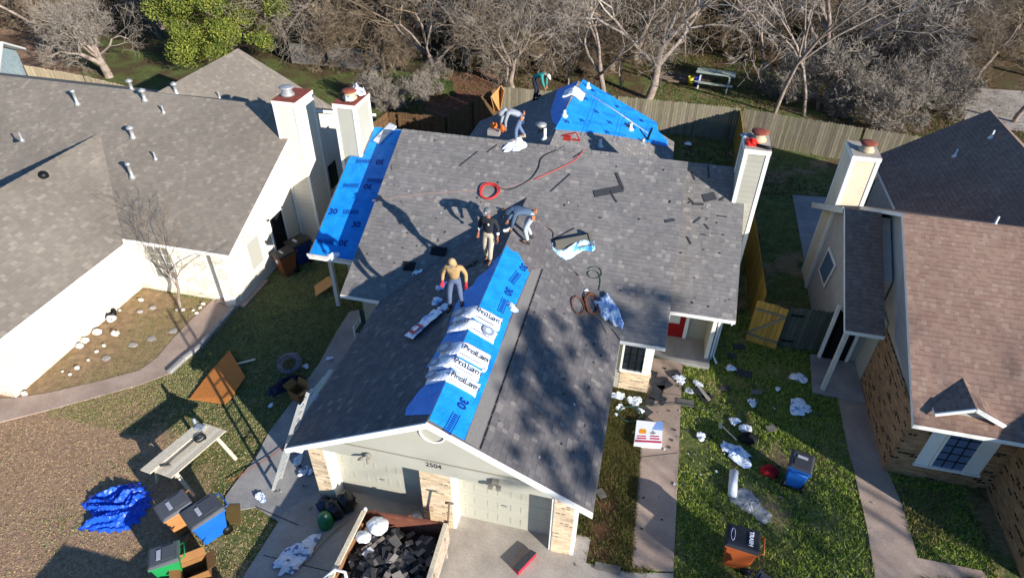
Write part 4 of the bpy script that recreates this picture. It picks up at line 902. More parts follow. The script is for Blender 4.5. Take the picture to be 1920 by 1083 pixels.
# wrappers and scraps on the roofs
GR='torn wrappers lying on the roof'
for i,(pl_,u,v,r,k,asp,rot,lab) in enumerate([
 (PGL,781,511,.2,1,1,.3,'small blue white wrapper by the dark shingle stack on the shaded slope'),
 (PGL,820,566,.23,1,.6,.9,'pale wrapper sheet just left of the tan hooded worker boots'),
 (PGL,833,579,.22,2,.8,1.3,'printed wrapper below the pale sheet near the worker boots'),
 (PGL,829,538,.16,1,1.2,.2,'blue wrapper behind the tan hooded worker left hand'),
 (PGR,960,578,.17,1,.7,1.1,'light blue wrapper on the sunlit garage slope beside the bags'),
 (PGR,906,693,.07,0,1,.2,'tiny white scrap on the dark edge line of the garage slope'),
 (PM,1097,551,.13,0,1,.1,'small white rag ball above the orange hose coil'),
 (PM,966,273,.26,0,1.7,.85,'crumpled white wrapper lying over the main ridge near the grey hooded worker'),
 (PW,625,481,.16,0,1.4,0,'blue white rag at the lower edge of the blue wing roof')]):
    crumple('roof_wrapper',lab,'wrapper',pl_,u,v,r,WR[k],i+60,asp,rot,.08,GR)
o=crumple('roof_wrapper','long white and blue wrapper trailing down the roof beside the hose coil','wrapper',PM,1142,583,.26,WR[1],80,2.4,-1.0,.14,GR)
a=PW.at(722,252); M=PW.frame(a,1.2); m=MB(); m.box((-.5,-.17,0),(.5,.17,.08),0,M); o=tag(m.build('shingle_bag',WR[3],None,bevel=.02),'grey printed bundle bag at the top of the blue wing roof','shingle bundle')
def disc(mb,M,r,x,y,z,n=20,mi=0): mb.add([(x+r*math.cos(2*math.pi*k/n),y+r*math.sin(2*math.pi*k/n),z) for k in range(n)],[list(range(n))],mi,False,M)
# bags saddled over the garage ridge
BAGW=wrapmat('bundle_wrap','eceef1','c2c8d2',.35,3); INK=solid('bag_ink','2a2f3c',.5); EMB=plain('bag_emblem','8a93a3',.5,.25,20); RDP=solid('bag_red','b3243a',.5)
rY=lambda u,v: atx(u,v,-3.72).y
BY=[(9.62,10.02),(10.05,10.45),(10.48,11.02),(11.42,11.85),(11.88,12.4)]
bg=[((837,702),(846,680)),((846,680),(855,656)),((856,655),(871,624)),((880,608),(886,587)),((886,586),(899,560))]
lab=['lowest white lettered bag saddled on the ridge above open blue underlayment','second lettered bag from the gable end on the ridge','third lettered bag from the gable, with torn dark corner beside the blue gap','reversed lettered bag just above the blue gap on the ridge','topmost lettered bag of the ridge row nearest the tan hooded worker']
for i,((p0,p1),lb) in enumerate(zip(bg,lab)):
    ya,yb=rY(*p0)+.02,rY(*p1)-.01; ya,yb=BY[i]; ym=(ya+yb)/2; rr=random.Random(i); o=thing('shingle_bag',lb,'shingle bundle',(-3.72,ym,4.52),group='white lettered shingle bags saddled over the garage ridge')
    xs=[-.52,-.46,-.3,-.12,0,.12,.3,.5,.62,.68]; ny=6; V=[];fs=[]; sh=.05*rr.uniform(-1,1)
    for a_,x in enumerate(xs):
        for b_ in range(ny+1):
            t_=b_/ny; y=ya+(yb-ya)*t_; zz=4.52-sg*math.sqrt(x*x+.006)+.035; edge=math.sin(math.pi*min(1,max(0,t_)))**.4; th=.075*edge*(.35 if a_ in (0,len(xs)-1) else 1)+rr.uniform(-.005,.005)
            V.append((-3.72+x+sh+rr.uniform(-.02,.02)*(a_ in (0,len(xs)-1)),y+(rr.uniform(-.03,.03) if a_ in (0,len(xs)-1) else 0),zz+th))
    n1=ny+1
    for a_ in range(len(xs)-1):
        for b_ in range(ny): fs.append((a_*n1+b_,(a_+1)*n1+b_,(a_+1)*n1+b_+1,a_*n1+b_+1))
    m=MB(); m.add(V,fs,0,True); w=m.build('wrapping',BAGW,o); s=w.modifiers.new('t','SOLIDIFY'); s.thickness=.07; s.offset=-1
    rev=i==3; hgt=.142
    Mr=PGR.frame(PGR.pt(-3.72+.33+sh,ym-.03,hgt+.004),math.pi if rev else 0)
    if rev: Mr=PGL.frame(PGL.pt(-3.72-.26+sh,ym,hgt),math.pi)
    text('ProLam',.24,Mr,INK,'bag_lettering',o,bold=.002,depth=.001)
    m=MB(); 
    Me=(PGR if rev else PGL).frame((PGR if rev else PGL).pt(-3.72+(.44 if rev else -.38)+sh,ym,hgt-.015)); disc(m,Me,(yb-ya)*.38,0,0,.003); m.build('emblem',EMB,o)
    m=MB(); disc(m,Me,(yb-ya)*.2,0,0,.006); m.build('emblem_centre',solid('emb2','b9bfca',.5),o)
    m=MB(); m.box((-.02,-(yb-ya)*.47,.0),(.5,-(yb-ya)*.42,.002),0,PGR.frame(PGR.pt(-3.72+.1,ym,hgt-.02))); m.build('print_stripe',solid('print_grey','6f7278',.6),o)
# opened bundle with red label on the shaded slope
SHD=plain('shingle_piece','3b3c40',.95,.2,14); SHD2=plain('shingle_piece_light','6d6964',.95,.2,14)
o=thing('opened_bundle','opened shingle bundle in white wrapper with red label on the shaded slope','shingle bundle',PGL.at(795,612)); M=PGL.frame(PGL.at(797,612,.0),.95)
m=MB(); m.box((-.5,-.17,0),(.5,.17,.09),0,M); m.build('shingles',SHD,o)
m=MB(); rr=random.Random(4)
m.add([(-.55+.11*i,y+rr.uniform(-.03,.03),.10+rr.uniform(0,.04)) for i in range(11) for y in (-.24,-.12,0,.1,.2)],[(i*5+j,(i+1)*5+j,(i+1)*5+j+1,i*5+j+1) for i in range(10) for j in range(4)],0,False,M); m.build('wrapper',WR[1],o)
m=MB(); m.box((-.42,-.17,.15),(-.08,.1,.16),0,M); m.build('red_label',RDP,o); m=MB(); disc(m,M,.09,-.25,-.03,.165); m.build('emblem',BAGW,o)
# opened bundle in cyan bag on the main slope
c=PM.at(1076,462); M=PM.frame(c,.42); o=thing('opened_bundle','dark shingle bundle in a torn cyan bag right of the bending worker','shingle bundle',c)
m=MB(); m.box((-.6,-.16,.02),(.52,.24,.17),0,M); m.box((-.55,-.0,.17),(.47,.22,.21),0,M); m.box((.5,-.2,.02),(.6,.3,.24),0,M); m.build('shingles',plain('granule_grey','6f6a60',.95,.15,30),o)
m=MB(); rr=random.Random(9); nx=14
V=[(-.68+.1*i,(-.34-.1*math.sin(i*.5))*(1 if 0<i<nx-1 else .7)+j*.09+rr.uniform(-.02,.02),[.01,.1,.2,.19][j]+rr.uniform(0,.05)) for i in range(nx) for j in range(4)]
m.add(V,[(i*4+j,(i+1)*4+j,(i+1)*4+j+1,i*4+j+1) for i in range(nx-1) for j in range(3)],0,False,M)
V=[(-.72+j*.08+rr.uniform(-.03,.03),-.3+.08*i,.03+.08*math.sin(j*2)+rr.uniform(0,.07)) for i in range(7) for j in range(4)]
m.add(V,[(i*4+j,(i+1)*4+j,(i+1)*4+j+1,i*4+j+1) for i in range(6) for j in range(3)],0,False,M); w=m.build('torn_bag',wrapmat('cyan_wrap','b9ddf2','2f95d8',.9,3),o); s=w.modifiers.new('t','SOLIDIFY'); s.thickness=.004
# loose shingle pieces, plus thin dark strips for chalk and shingle shadow lines
def piece(plane,u,v,l,w,rot,label,mat=None,group='loose dark shingle pieces on the roof',th=.012,name='shingle_piece'):
    c=plane.at(u,v); M=plane.frame(c+plane.n*.012,rot); m=MB(); m.box((-l/2,-w/2,0),(l/2,w/2,th),0,M)
    if w>.2: m.box((-l/2+.05,-w/2-.001,th),(l/2-.3*l,-w/2+.1*w,th+.006),0,M)
    return tag(m.build(name,mat or SHD),label,'shingle',group)
for k,(u,v,l,w,r,lab) in enumerate([(879,298,.85,.035,1.02,'long thin chalk and shadow strip left of the red coil, high on the main roof'),(923,279,.45,.035,1.0,'short thin chalk and shadow strip just under the main ridge'),(1051,343,.95,.035,1.05,'long thin chalk and shadow strip at the middle of the main roof'),(1084,290,.4,.035,1.0,'short chalk and shadow strip crossed by the pink line near the ridge'),
 (1141,359,.95,.26,.42,'wide dark shingle lying askew in the upper middle of the main roof'),(1162,340,.72,.09,-1.15,'narrow shingle crossing the end of the wide askew one'),(1150,369,.5,.05,-1.0,'thin metal bar leaning over the wide askew shingle'),(1057,439,.8,.04,.78,'chalk and shadow strip with a smooth grey side beside the cyan bag'),
 (1330,370,.42,.3,.45,'square shingle pack near the right chimney'),(1309,383,.35,.09,.1,'bent shingle scrap left of the square pack'),(1296,377,.25,.05,-.9,'small curled scrap at the left of the right chimney cluster'),(1355,372,.3,.05,.9,'thin scrap between the square pack and the chimney'),(1307,413,.32,.05,.9,'thin scrap below the square pack'),(1256,414,.3,.1,.4,'short scrap standing apart left of the right wing cluster'),
 (1325,425,.22,.05,-.9,'small hooked scrap in the middle of the right wing'),(1292,451,.3,.05,-1.1,'lowest thin scrap on the right wing'),(1319,440,.15,.04,0,'tiny scrap just above the lowest one'),(1354,406,.3,.04,0,'thin level scrap near the right rake'),(1300,330,.35,.05,-1.2,'dark scrap in the chimney shadow under the wing ridge, left one'),(1328,322,.5,.05,-1.45,'long dark scrap in the chimney shadow under the wing ridge')]):
    piece(PM if u<1270 else PW,u,v,l,w,r,lab)
for u,v,l,w,r,lab in [(823,472,.5,.3,0,'dark flat shingle stack where the two shadows meet'),(768,500,.35,.3,.1,'dark shingle stack above the small wrapper')]:
    piece(PM,u,v,l,w,r,lab,BLK,th=.05)
piece(PM,742,313,.28,.22,.4,'single grey square shingle near the blue wing edge',SHD2)
for u,v,l,w,r,lab in [(1133,612,.5,.13,-.85,'brown grey strip below the long wrapper on the garage slope'),(1128,595,.3,.1,-.9,'short strip beside the long wrapper')]: piece(PGR,u,v,l,w,r,lab,SHD2)
GS='dark shingle scraps on the ground'
rr=random.Random(12)
for k,(u,v,l,w,r,lab) in enumerate([(1236,715,.6,.34,.3,'topmost dark shingle of the pile on the front path'),(1232,735,.75,.36,1.4,'long dark shingle in the middle of the front path pile'),(1246,722,.5,.3,.8,'dark shingle sticking right out of the front path pile'),(1222,700,.35,.25,-.2,'folded dark shingle at the upper left of the path pile'),(1263,700,.4,.25,.5,'dark shingle by the porch end of the path'),(1218,752,.32,.28,1.3,'square shingle at the left edge of the front path'),(1244,753,.35,.1,1.2,'narrow shingle tail below the path pile'),(1210,770,.4,.28,-.6,'dark shingle reaching from the path into the dirt bed'),
 (1245,747,.12,.1,.4,'small dark chip alone on the front path'),(1313,735,.5,.3,-.6,'dark shingle on the grass beside the splintered lumber'),(1285,755,.5,.28,0,'pale backed shingle at the right edge of the path'),(1325,745,.4,.25,.8,'dark shingle in the grass right of the lumber'),(1395,700,.5,.3,-.1,'dark shingle on the shaded lawn right of the lone wrapper'),(1385,650,.4,.25,.3,'dark shingle near the porch downspout'),(1372,667,.3,.2,0,'small dark shingle by the downspout elbow'),(1418,735,.35,.2,.2,'dull grey shingle on the shaded lawn'),(1446,803,.3,.22,.5,'grey paving chip at the sunlit lawn edge'),(1360,728,.3,.2,.2,'dark scrap in the shaded lawn below the wrapper'),
 (1127,925,.3,.22,-.9,'small grey shingle in the weeds by the garage corner'),(1139,1064,.62,.2,.03,'grey shingle strip across the driveway edge by the weeds')]):
    piece(PTH,u,v,l,w,r,lab,SHD if k not in (10,15,16,18,19) else SHD2,GS)
rs_=np.random.RandomState(31); m=MB()
for k in range(210):
    if k<160: x_=rs_.normal(2.6,1.6); y_=rs_.normal(14.2,2.2)
    else: x_=rs_.normal(-7.9,.5); y_=rs_.uniform(8,14)
    if -.4<x_<1.1 and y_>14.7: continue
    L_=rs_.uniform(.012,.055); M=Matrix.Translation((x_,y_,.06))@Matrix.Rotation(rs_.uniform(0,3.1),4,'Z'); m.box((-L_,-L_*.6,0),(L_,L_*.6,.008),0,M)
t=NT('roofing_crumb',.9,.1); ob=m.build('roofing_crumbs',t.col(t.ramp(t.geo().outputs['Random Per Island'],[(0,srgb('1e1e20')),(.6,srgb('4a4846')),(.85,srgb('8a8178')),(1,srgb('dcdcdc'))]))); ob['kind']='stuff'; ob['label']='small torn shingle and paper crumbs fallen below the eaves'; ob['category']='debris'
m=MB()
for k in range(130):
    pl_=(PM,PGR,PM,PW)[k%4]; k=(0,1,0,2)[k%4]; x_,y_={0:(rs_.uniform(-8.4,1),rs_.uniform(15,20)),1:(rs_.uniform(-2.5,-.3),rs_.uniform(9,14)),2:(rs_.uniform(1.4,3.1),rs_.uniform(16,20.5))}[k]
    if pl_ is PM and y_<14.6+(3.9-abs(x_+3.72))*1.1: continue
    L_=rs_.uniform(.012,.045); m.box((-L_,-L_*.5,0),(L_,L_*.5,.006),0,pl_.frame(pl_.pt(x_,y_,.012),rs_.uniform(0,3)))
ob=m.build('roof_crumbs',bpy.data.materials['roofing_crumb']); ob['kind']='stuff'; ob['label']='tiny shingle offcuts and nails scattered over the roof'; ob['category']='debris'
# red chalk line, hoses and cords
def line(name,label,plane,pts,r,mat,cat='cord',off=.01,smooth=True,planes=None,closed=False):
    P=[]
    for i,q in enumerate(pts):
        pl_=plane if planes is None else planes[i]; P.append(pl_.at(q[0],q[1])+pl_.n*(r+off))
    if smooth and len(P)>2:
        Q=[]; 
        for i in range(len(P)-1):
            a=P[max(0,i-1)];b=P[i];c=P[i+1];d=P[min(len(P)-1,i+2)]
            for t_ in (0,.25,.5,.75): Q.append(.5*((2*b)+(-a+c)*t_+(2*a-5*b+4*c-d)*t_*t_+(-a+3*b-3*c+d)*t_**3))
        Q.append(P[-1]); P=Q
    m=MB(); m.tube(P,r,5); return tag(m.build(name,mat),label,cat)
PINK=solid('pink_chalk','b5665a',.9); REDH=solid('red_hose','c43a36',.45); ORH=solid('orange_hose','6f4734',.6); BKH=solid('black_hose','17181a',.5); GRH=solid('green_hose','2f4a40',.5)
m=MB(); 
def chalk(p0,p1,w):
    a=PM.at(*p0)+PM.n*.006; b=PM.at(*p1)+PM.n*.006; m.beam(a,b,w,.002,up=PM.n)
for a_,b_ in (((698,376),(740,371)),((740,371),(800,363)),((800,363),(895,357)),((938,354),(1000,338)),((1000,338),(1060,311)),((1060,311),(1098,281))): chalk(a_,b_,.035)
tag(m.build('chalk_line',plain('faint_chalk','9a7d76',.9,.1,9)),'faint pink chalk line drawn across the main roof','chalk line')
line('air_hose','red hose running up from the pink line over the main ridge',PM,[(1002,337),(1040,320),(1075,303),(1090,288),(1099,279)],.012,REDH,'hose')
line('power_cord','black cord winding from the red coil up over the main ridge',PM,[(930,350),(950,356),(968,352),(990,340),(1000,331),(1010,315),(1014,300),(1025,290),(1045,282),(1058,274)],.013,BKH)
line('power_cord','dark hose along the valley from the bending worker to the black loops',PM,[(985,460),(1010,476),(1035,498),(1052,513),(1075,517),(1082,514),(1070,508),(1058,510),(1052,514),(1068,520),(1085,516)],.012,BKH,'hose')
line('garden_hose','thin green hose loops on the shadowed main roof',PM,[(1103,505),(1112,500),(1124,503),(1128,515),(1118,522),(1106,520),(1102,512),(1110,507),(1122,512),(1126,528),(1123,545)],.01,GRH,'hose')
line('air_hose','brown hose tangle behind the bending worker',PM,[(1003,426),(1012,436),(1024,445),(1035,448),(1038,438),(1030,429),(1018,424),(1008,420),(1014,432),(1028,452),(1033,470),(1030,490)],.012,ORH,'hose')
line('power_cord','thin wire from the long wrapper to the bay window eave',PGR,[(1146,617),(1155,628),(1162,638)],.01,BKH)
def coil(label,plane,u,v,rx,ry,rot,n,r,mat,seed,cat='hose',name='hose_coil'):
    c=plane.at(u,v); M=plane.frame(c,rot); rr=random.Random(seed); P=[]
    for i in range(n*16+1):
        a=2*math.pi*i/16; k=1+.06*math.sin(i*.7)+rr.uniform(-.03,.03)-.0*i; P.append(M@Vector((rx*k*math.cos(a)+.03*math.sin(i/16*2),ry*k*math.sin(a)+.03*math.cos(i/16*3),r+.012+abs(math.sin(i*.37))*.04)))
    m=MB(); m.tube(P,r,5); return tag(m.build(name,mat),label,cat)
coil('neat bright red hose coil on the upper main roof',PM,918,360,.3,.3,0,6,.016,REDH,1)
coil('rusty orange hose coil beside the white rag ball',PGR,1108,571,.22,.42,.15,7,.018,ORH,2)
coil('loose thin brown hose loops left of the orange coil',PGR,1082,574,.22,.34,.2,2,.011,ORH,3)
coil('black hose coil in the dirt bed under the brick bay',PTH,1180,778,.35,.3,0,2,.016,GRH,4)
# printed carton on the front path
c=at(1216,811); zt=.22
T=[at(1194,787,zt),at(1243,792,zt),at(1241,833,zt),at(1189,830,zt)]; o=thing('printed_carton','white carton printed with red bars and an orange patch on the front path','carton',(T[0].x,T[0].y,0))
m=MB(); m.prism([Vector((p.x,p.y,0.03)) for p in T][::-1],(0,0,zt-.03)); m.build('carton_body',solid('carton_white','e8eaee',.6),o)
ex=(T[2]-T[3]); ey=(T[0]-T[3]); 
def cp(a,b,h=.003): return T[3]+ex*a+ey*b+Vector((0,0,h))
m=MB()
for a0,b0,a1,b1 in ((.02,.06,.98,.14),(.08,.19,.42,.25),(.08,.29,.4,.34),(.55,.2,.9,.26),(.55,.31,.88,.36)): m.sheet([cp(a0,b0),cp(a1,b0),cp(a1,b1),cp(a0,b1)])
m.build('red_print',solid('print_red','c3314d',.6),o)
m=MB(); m.sheet([cp(.14,.42),cp(.38,.42),cp(.4,.52),(cp(.36,.62)),cp(.16,.62),cp(.12,.52)]); m.build('orange_print',solid('print_orange','e8941f',.6),o)
m=MB(); m.sheet([cp(.52,.45),cp(.64,.4),cp(.76,.46),cp(.64,.58)]); m.build('grey_print',solid('print_g','8b8d90',.6),o)
m=MB(); m.sheet([cp(.6,.62),cp(.99,.6),cp(.99,.99),cp(.75,.99)]); m.build('blue_print',solid('print_b','7d9fd6',.6),o)
# bins
def wbin(label,body,lidc,p,rz,tilt=0,h=1.02,w=.58,d=.7,name='wheelie_bin',lettering=None,plate=True):
    o=thing(name,label,'wheelie bin',(p.x,p.y,0.03),rz,group='wheelie bins',local=True)
    B=plain('bin_'+body,body,.5,.1,3,spec=.4); L=plain('bin_lid_'+lidc,lidc,.6,.15,3)
    m=MB(); a=[(-w*.38,-d*.36,0.05),(w*.38,-d*.36,0.05),(w*.38,d*.36,0.05),(-w*.38,d*.36,0.05)]; b=[(-w/2,-d/2,h*.86),(w/2,-d/2,h*.86),(w/2,d/2,h*.86),(-w/2,d/2,h*.86)]
    m.add(a+b,[(0,3,2,1),(0,1,5,4),(1,2,6,5),(2,3,7,6),(3,0,4,7),(4,5,6,7)]); bo=m.build('body',B,o,bevel=.035)
    m=MB(); m.box((-w/2-.02,-d/2-.02,h*.84),(w/2+.02,d/2+.02,h*.89)); m.build('rim',B,o,bevel=.01)
    m=MB(); V=[(-w/2-.03,-d/2-.05,h*.885),(w/2+.03,-d/2-.05,h*.885),(w/2+.03,d/2+.02,h*.885),(-w/2-.03,d/2+.02,h*.885),(-w/2+.03,-d/2+.02,h*.94),(w/2-.03,-d/2+.02,h*.94),(w/2-.03,d/2,h*.97),(-w/2+.03,d/2,h*.97)]
    m.add(V,[(0,3,2,1),(4,5,6,7),(0,1,5,4),(1,2,6,5),(2,3,7,6),(3,0,4,7)]); li=m.build('lid',L,o,bevel=.02)
    sl_=math.atan2(h*.03,d-.02); ML=Matrix.Translation((0,0,h*.957))@Matrix.Rotation(sl_,4,'X')
    if plate:
        m=MB(); m.box((-w*.33,-d*.05,.002),(w*.33,d*.38,.014),0,ML); m.build('lid_panel',L,li,bevel=.006)
        m=MB(); m.box((-.13,-.14,.008),(.13,-.05,.018),0,ML); m.build('lid_sticker',solid('sticker_grey','a8aab0',.5),li)
    m=MB(); m.tube([(-w*.36,d/2+.02,h*.84),(-w*.36,d/2+.12,h*.86),(w*.36,d/2+.12,h*.86),(w*.36,d/2+.02,h*.84)],.018,6); m.build('handle',B,o)
    for k in (-1,1):
        m=MB(); m.lathe([(.13,-.03),(.13,.03)],14,0,Matrix.Translation((k*w*.42,d*.36,.13))@Matrix.Rotation(math.pi/2,4,'Y')); m.build('wheel',BLK,o)
    m=MB(); m.box((-.07,-d*.462-.03,h*.6),(.07,-d*.462+.0,h*.72)); 
    if body!='a5542c': m.build('side_sticker',solid('sticker_white','dfe3e6',.5),o)
    if lettering:
        text('TRASH',.13,ML@Matrix.Translation((.0,.17,.02)),solid('letter_white','e6e8ec',.5),'lid_lettering',li,bold=.004)
        text('CART',.09,ML@Matrix.Translation((0,-.23,.02)),solid('letter_pale','aeb6da',.5),'lid_lettering',li,bold=.002) if 0 else None
        m=MB(); m.tube([ML@Vector((.17*math.cos(a),-.24+.045*math.sin(a),.02)) for a in np.linspace(0,6.283,17)],.006,4); m.build('lid_emblem',solid('letter_pale','aeb6da',.5),li)
        M2=Matrix.Translation((-w*.5-.012,0,h*.76))@Matrix.Rotation(-math.pi/2,4,'Z')@Matrix.Rotation(math.pi/2,4,'X'); text('TRASH',.09,M2,solid('letter_white','e6e8ec',.5),'side_lettering',o,bold=.003)
    return o
wbin('brown bin with dark lid in the alley beside the white lap siding','7d4a2c','2e2b29',at(541,512),-.5,h=1.05)
wbin('dark blue bin with black lid behind the brown one in the left alley','142b66','1d2021',at(566,492),-.5,h=1.1,w=.66,d=.8)
b_=at(325,945,1.); wbin('tan bin with grey lid beside the work table on the left lawn','b07a4a','55565a',b_,-.55+math.pi*0,h=1.05)
b_=at(380,957,1.); wbin('bright blue bin touching the tan one near the work table','1762b5','4a4c50',b_,-.55,h=1.08,w=.66,d=.8)
b_=at(306,1038,.95); wbin('green bin with grey lid at the bottom left near the cardboard','1d8a4a','505456',b_,-.95+.0,h=.98,w=.55,d=.62)
b_=at(1393,1010,1.); wbin('orange brown bin lettered on its dark lid at the bottom right','a5542c','23262c',b_,-math.pi/2-.12,h=1.1,w=.62,d=.74,lettering=True,plate=False)
b_=at(1505,862,1.); wbin('blue bin with charcoal lid standing alone on the right lawn','1557a8','3a3c42',b_,math.pi-.25,h=1.0,w=.56,d=.62)
b_=at(1442,1100,1.); wbin('dark bin cut off by the bottom edge beside the lettered one','2b3f5a','33363b',b_,math.pi/2-.5,h=1.0)
# work table
c4=[at(274,880,.85),at(319,897,.85),at(420,809,.85),at(381,792,.85)]; o=thing('work_table','weathered wooden work table with tools on the left lawn','table',(c4[0].x,c4[0].y,0))
m=MB(); e1=(c4[3]-c4[0]); e2=(c4[1]-c4[0])
def tp(a,b,z=0): return c4[0]+e1*a+e2*b+Vector((0,0,z))
for k in range(5):
    b0=k*.2; m.prism([tp(.02,b0+.005),tp(1,b0+.005),tp(1,b0+.19),tp(.02,b0+.19)],(0,0,-.035))
m.build('tabletop',LUM,o)
m=MB(); m.prism([tp(-.04,-.12,.05),tp(.95,-.12,.05),tp(.95,.28,.05),tp(-.04,.28,.05)],(0,0,-.045)); m.build('raised_board',LUM,o)
for a,b,sx,sy in ((.12,.1,-.1,-.3),(.12,.9,-.05,.45),(.85,.1,.1,-.3),(.85,.9,.05,.5)):
    p=tp(a,b,-.03); q=tp(a+sx*.3,b+sy,0); q.z=0; m=MB(); m.beam(p,q,.09,.04); m.build('leg',LUM,o)
m=MB(); m.beam(tp(.1,.1,-.2),tp(.1,.9,-.2),.04,.09); m.beam(tp(.87,.1,-.2),tp(.87,.9,-.2),.04,.09); m.build('stretcher',LUM,o)
m=MB(); m.tube([tp(.15,.45,.03),tp(.75,.4,.03)],.018,6); m.tube([tp(.12,.3,.04),tp(.15,.45,.04),tp(.17,.6,.04)],.03,6); tag(m.build('digging_bar',solid('tool_steel','5d5a55',.5,metal=.5)),'long steel roofing bar lying on the work table','tool')
m=MB(); cc=tp(.72,.55,.03); m.tube([cc+Vector((.14*math.cos(a)*(1+.1*math.sin(3*a)),.14*math.sin(a),.01+.005*a)) for a in np.linspace(0,12.5,40)],.014,5); tag(m.build('cord_loop',BKH),'black looped strap on the work table','strap')
m=MB(); cc=tp(.87,.2,.06); m.box((cc.x-.12,cc.y-.08,cc.z),(cc.x+.14,cc.y+.08,cc.z+.1)); m.lathe([(.05,0),(.05,.2),(.02,.25)],8,0,Matrix.Translation(cc+Vector((-.2,.1,0)))); tag(m.build('tool_pile',plain('tool_grey','8e959c',.5,.3,20),None,bevel=.02),'small grey tools heaped at the far end of the work table','tools')
# tarp
def tarp(name,label,outline,mat,h,seed,folds,z0=.0):
    P=[at(u,v) for u,v in outline]; c=sum(P,Vector())/len(P); rs=np.random.RandomState(seed); N=84; R=20
    B=[]
    L=[(P[i]-P[(i+1)%len(P)]).length for i in range(len(P))]; tot=sum(L)
    for k in range(N):
        s=tot*k/N; i=0
        while s>L[i]: s-=L[i]; i+=1
        B.append(P[i].lerp(P[(i+1)%len(P)],s/L[i]))
    V=[(c.x,c.y,h*.6)];fs=[]
    ax=(P[folds%len(P)]-c); ax.normalize(); pr_=Vector((-ax.y,ax.x,0))
    for j in range(1,R+1):
        q=j/R
        for k in range(N):
            p=c.lerp(B[k],q*(1+.06*math.sin(k*1.7)*(j==R))); s_=(p-c).dot(pr_); l_=(p-c).dot(ax); s_+=.12*math.sin(l_*4.3+1.)+.06*math.sin(l_*9+s_*7)
            z=h*(.2+.5*(1-abs(math.sin(s_*8+l_*1.3+1.2*math.sin(l_*2.3+s_*2))))**2+.35*(1-abs(math.sin(s_*15-l_*4.1+2*math.sin(l_*3))))+.3*math.sin(l_*1.9+1)*math.cos(s_*2.1))*(1-q**8)+rs.uniform(-.02,.02)
            V.append((p.x,p.y,max(.015,z) if j<R else .012))
    for k in range(N): fs.append((0,1+k,1+(k+1)%N))
    for j in range(R-1):
        for k in range(N): a=1+j*N+k;b=1+j*N+(k+1)%N; fs.append((a,a+N,b+N,b))
    m=MB(); m.add(V,fs,0,False); return tag(m.build(name,mat),label,'tarp')
TB=plain('blue_tarp_cloth','1d56cc',.4,.2,3,spec=.4)
tarp('blue_tarp','bright blue tarp crumpled on the bare left lawn',[(146,992),(168,975),(172,962),(152,948),(170,930),(215,912),(262,905),(280,922),(284,945),(262,978),(236,995),(200,998)],TB,.24,3,7)
tarp('dark_tarp','navy tarp folded on the grass beside the cardboard box',[(497,738),(520,718),(548,705),(573,708),(570,722),(540,732),(512,744)],plain('navy_tarp','141d3d',.5,.2,3),.25,4,4)
# sheets of plywood
def board(label,px,mat,z=.05,th=.02,name='plywood_sheet',lift=None,cat='board',group=None):
    P=[at(u,v,z) for u,v in px]
    if lift: P=[at(u,v,z+l) for (u,v),l in zip(px,lift)]
    m=MB(); m.prism(P[::-1],(0,0,-th)); return tag(m.build(name,mat),label,cat,group)
board('orange plywood sheet lying in the ladder shadow, nearer the camera',[(355,747),(392,699),(437,742),(421,757)],PLY,.07,lift=[0,.06,.06,0],group='bare plywood sheets on the left lawn')
board('orange plywood sheet leaning behind the nearer one at the shade edge',[(390,701),(430,656),(460,706),(434,744)],PLY,.12,lift=[0,.02,.05,0],group='bare plywood sheets on the left lawn')
board('pale plywood offcut beside the left wing post',[(589,536),(616,517),(628,531),(592,555)],PLY2,.2,group=None)
board('thin pale stick beside the plywood sheets',[(444,680),(478,671),(479,674),(445,683)],LUM,.06,name='lumber_stick')
board('splintered lumber piece beside the front path',[(1306,722),(1311,721),(1333,748),(1328,751)],LUM,.1,name='lumber_piece')
board('flat cardboard piece right of the bright blue bin',[(424,945),(450,944),(452,981),(424,980)],plain('cardboard_dark','6f5a30',.9,.15,4),.05,name='cardboard_sheet')
def cbox(label,u,v,w,d,h,rz,flaps=True,name='cardboard_box'):
    p=at(u,v); o=thing(name,label,'cardboard box',(p.x,p.y,.03),rz,local=True); C_=plain('cardboard','8a6238',.9,.12,4)
    m=MB(); t_=.012
    m.box((-w/2,-d/2,0),(w/2,d/2,t_)); m.box((-w/2,-d/2,t_),(w/2,-d/2+t_,h)); m.box((-w/2,d/2-t_,t_),(w/2,d/2,h)); m.box((-w/2,-d/2+t_,t_),(-w/2+t_,d/2-t_,h)); m.box((w/2-t_,-d/2+t_,t_),(w/2,d/2-t_,h)); m.build('box_body',C_,o)
    for sx in (-1,1):
        m=MB(); m.prism([(sx*w/2,-d/2,h),(sx*w/2,d/2,h),(sx*(w/2+.2),d/2,h+.1),(sx*(w/2+.2),-d/2,h+.1)],(0,0,.01)); m.build('flap',C_,o)
    m=MB(); m.prism([(-w/2,d/2,h),(w/2,d/2,h),(w/2,d/2+.1,h+.18),(-w/2,d/2+.1,h+.18)],(0,0,.01)); m.build('flap',C_,o)
cbox('open cardboard box on the left side path beside the navy tarp',562,745,.42,.4,.35,-.3)
cbox('large open cardboard box at the bottom left by the green bin',375,1085,.6,.45,.5,.7)
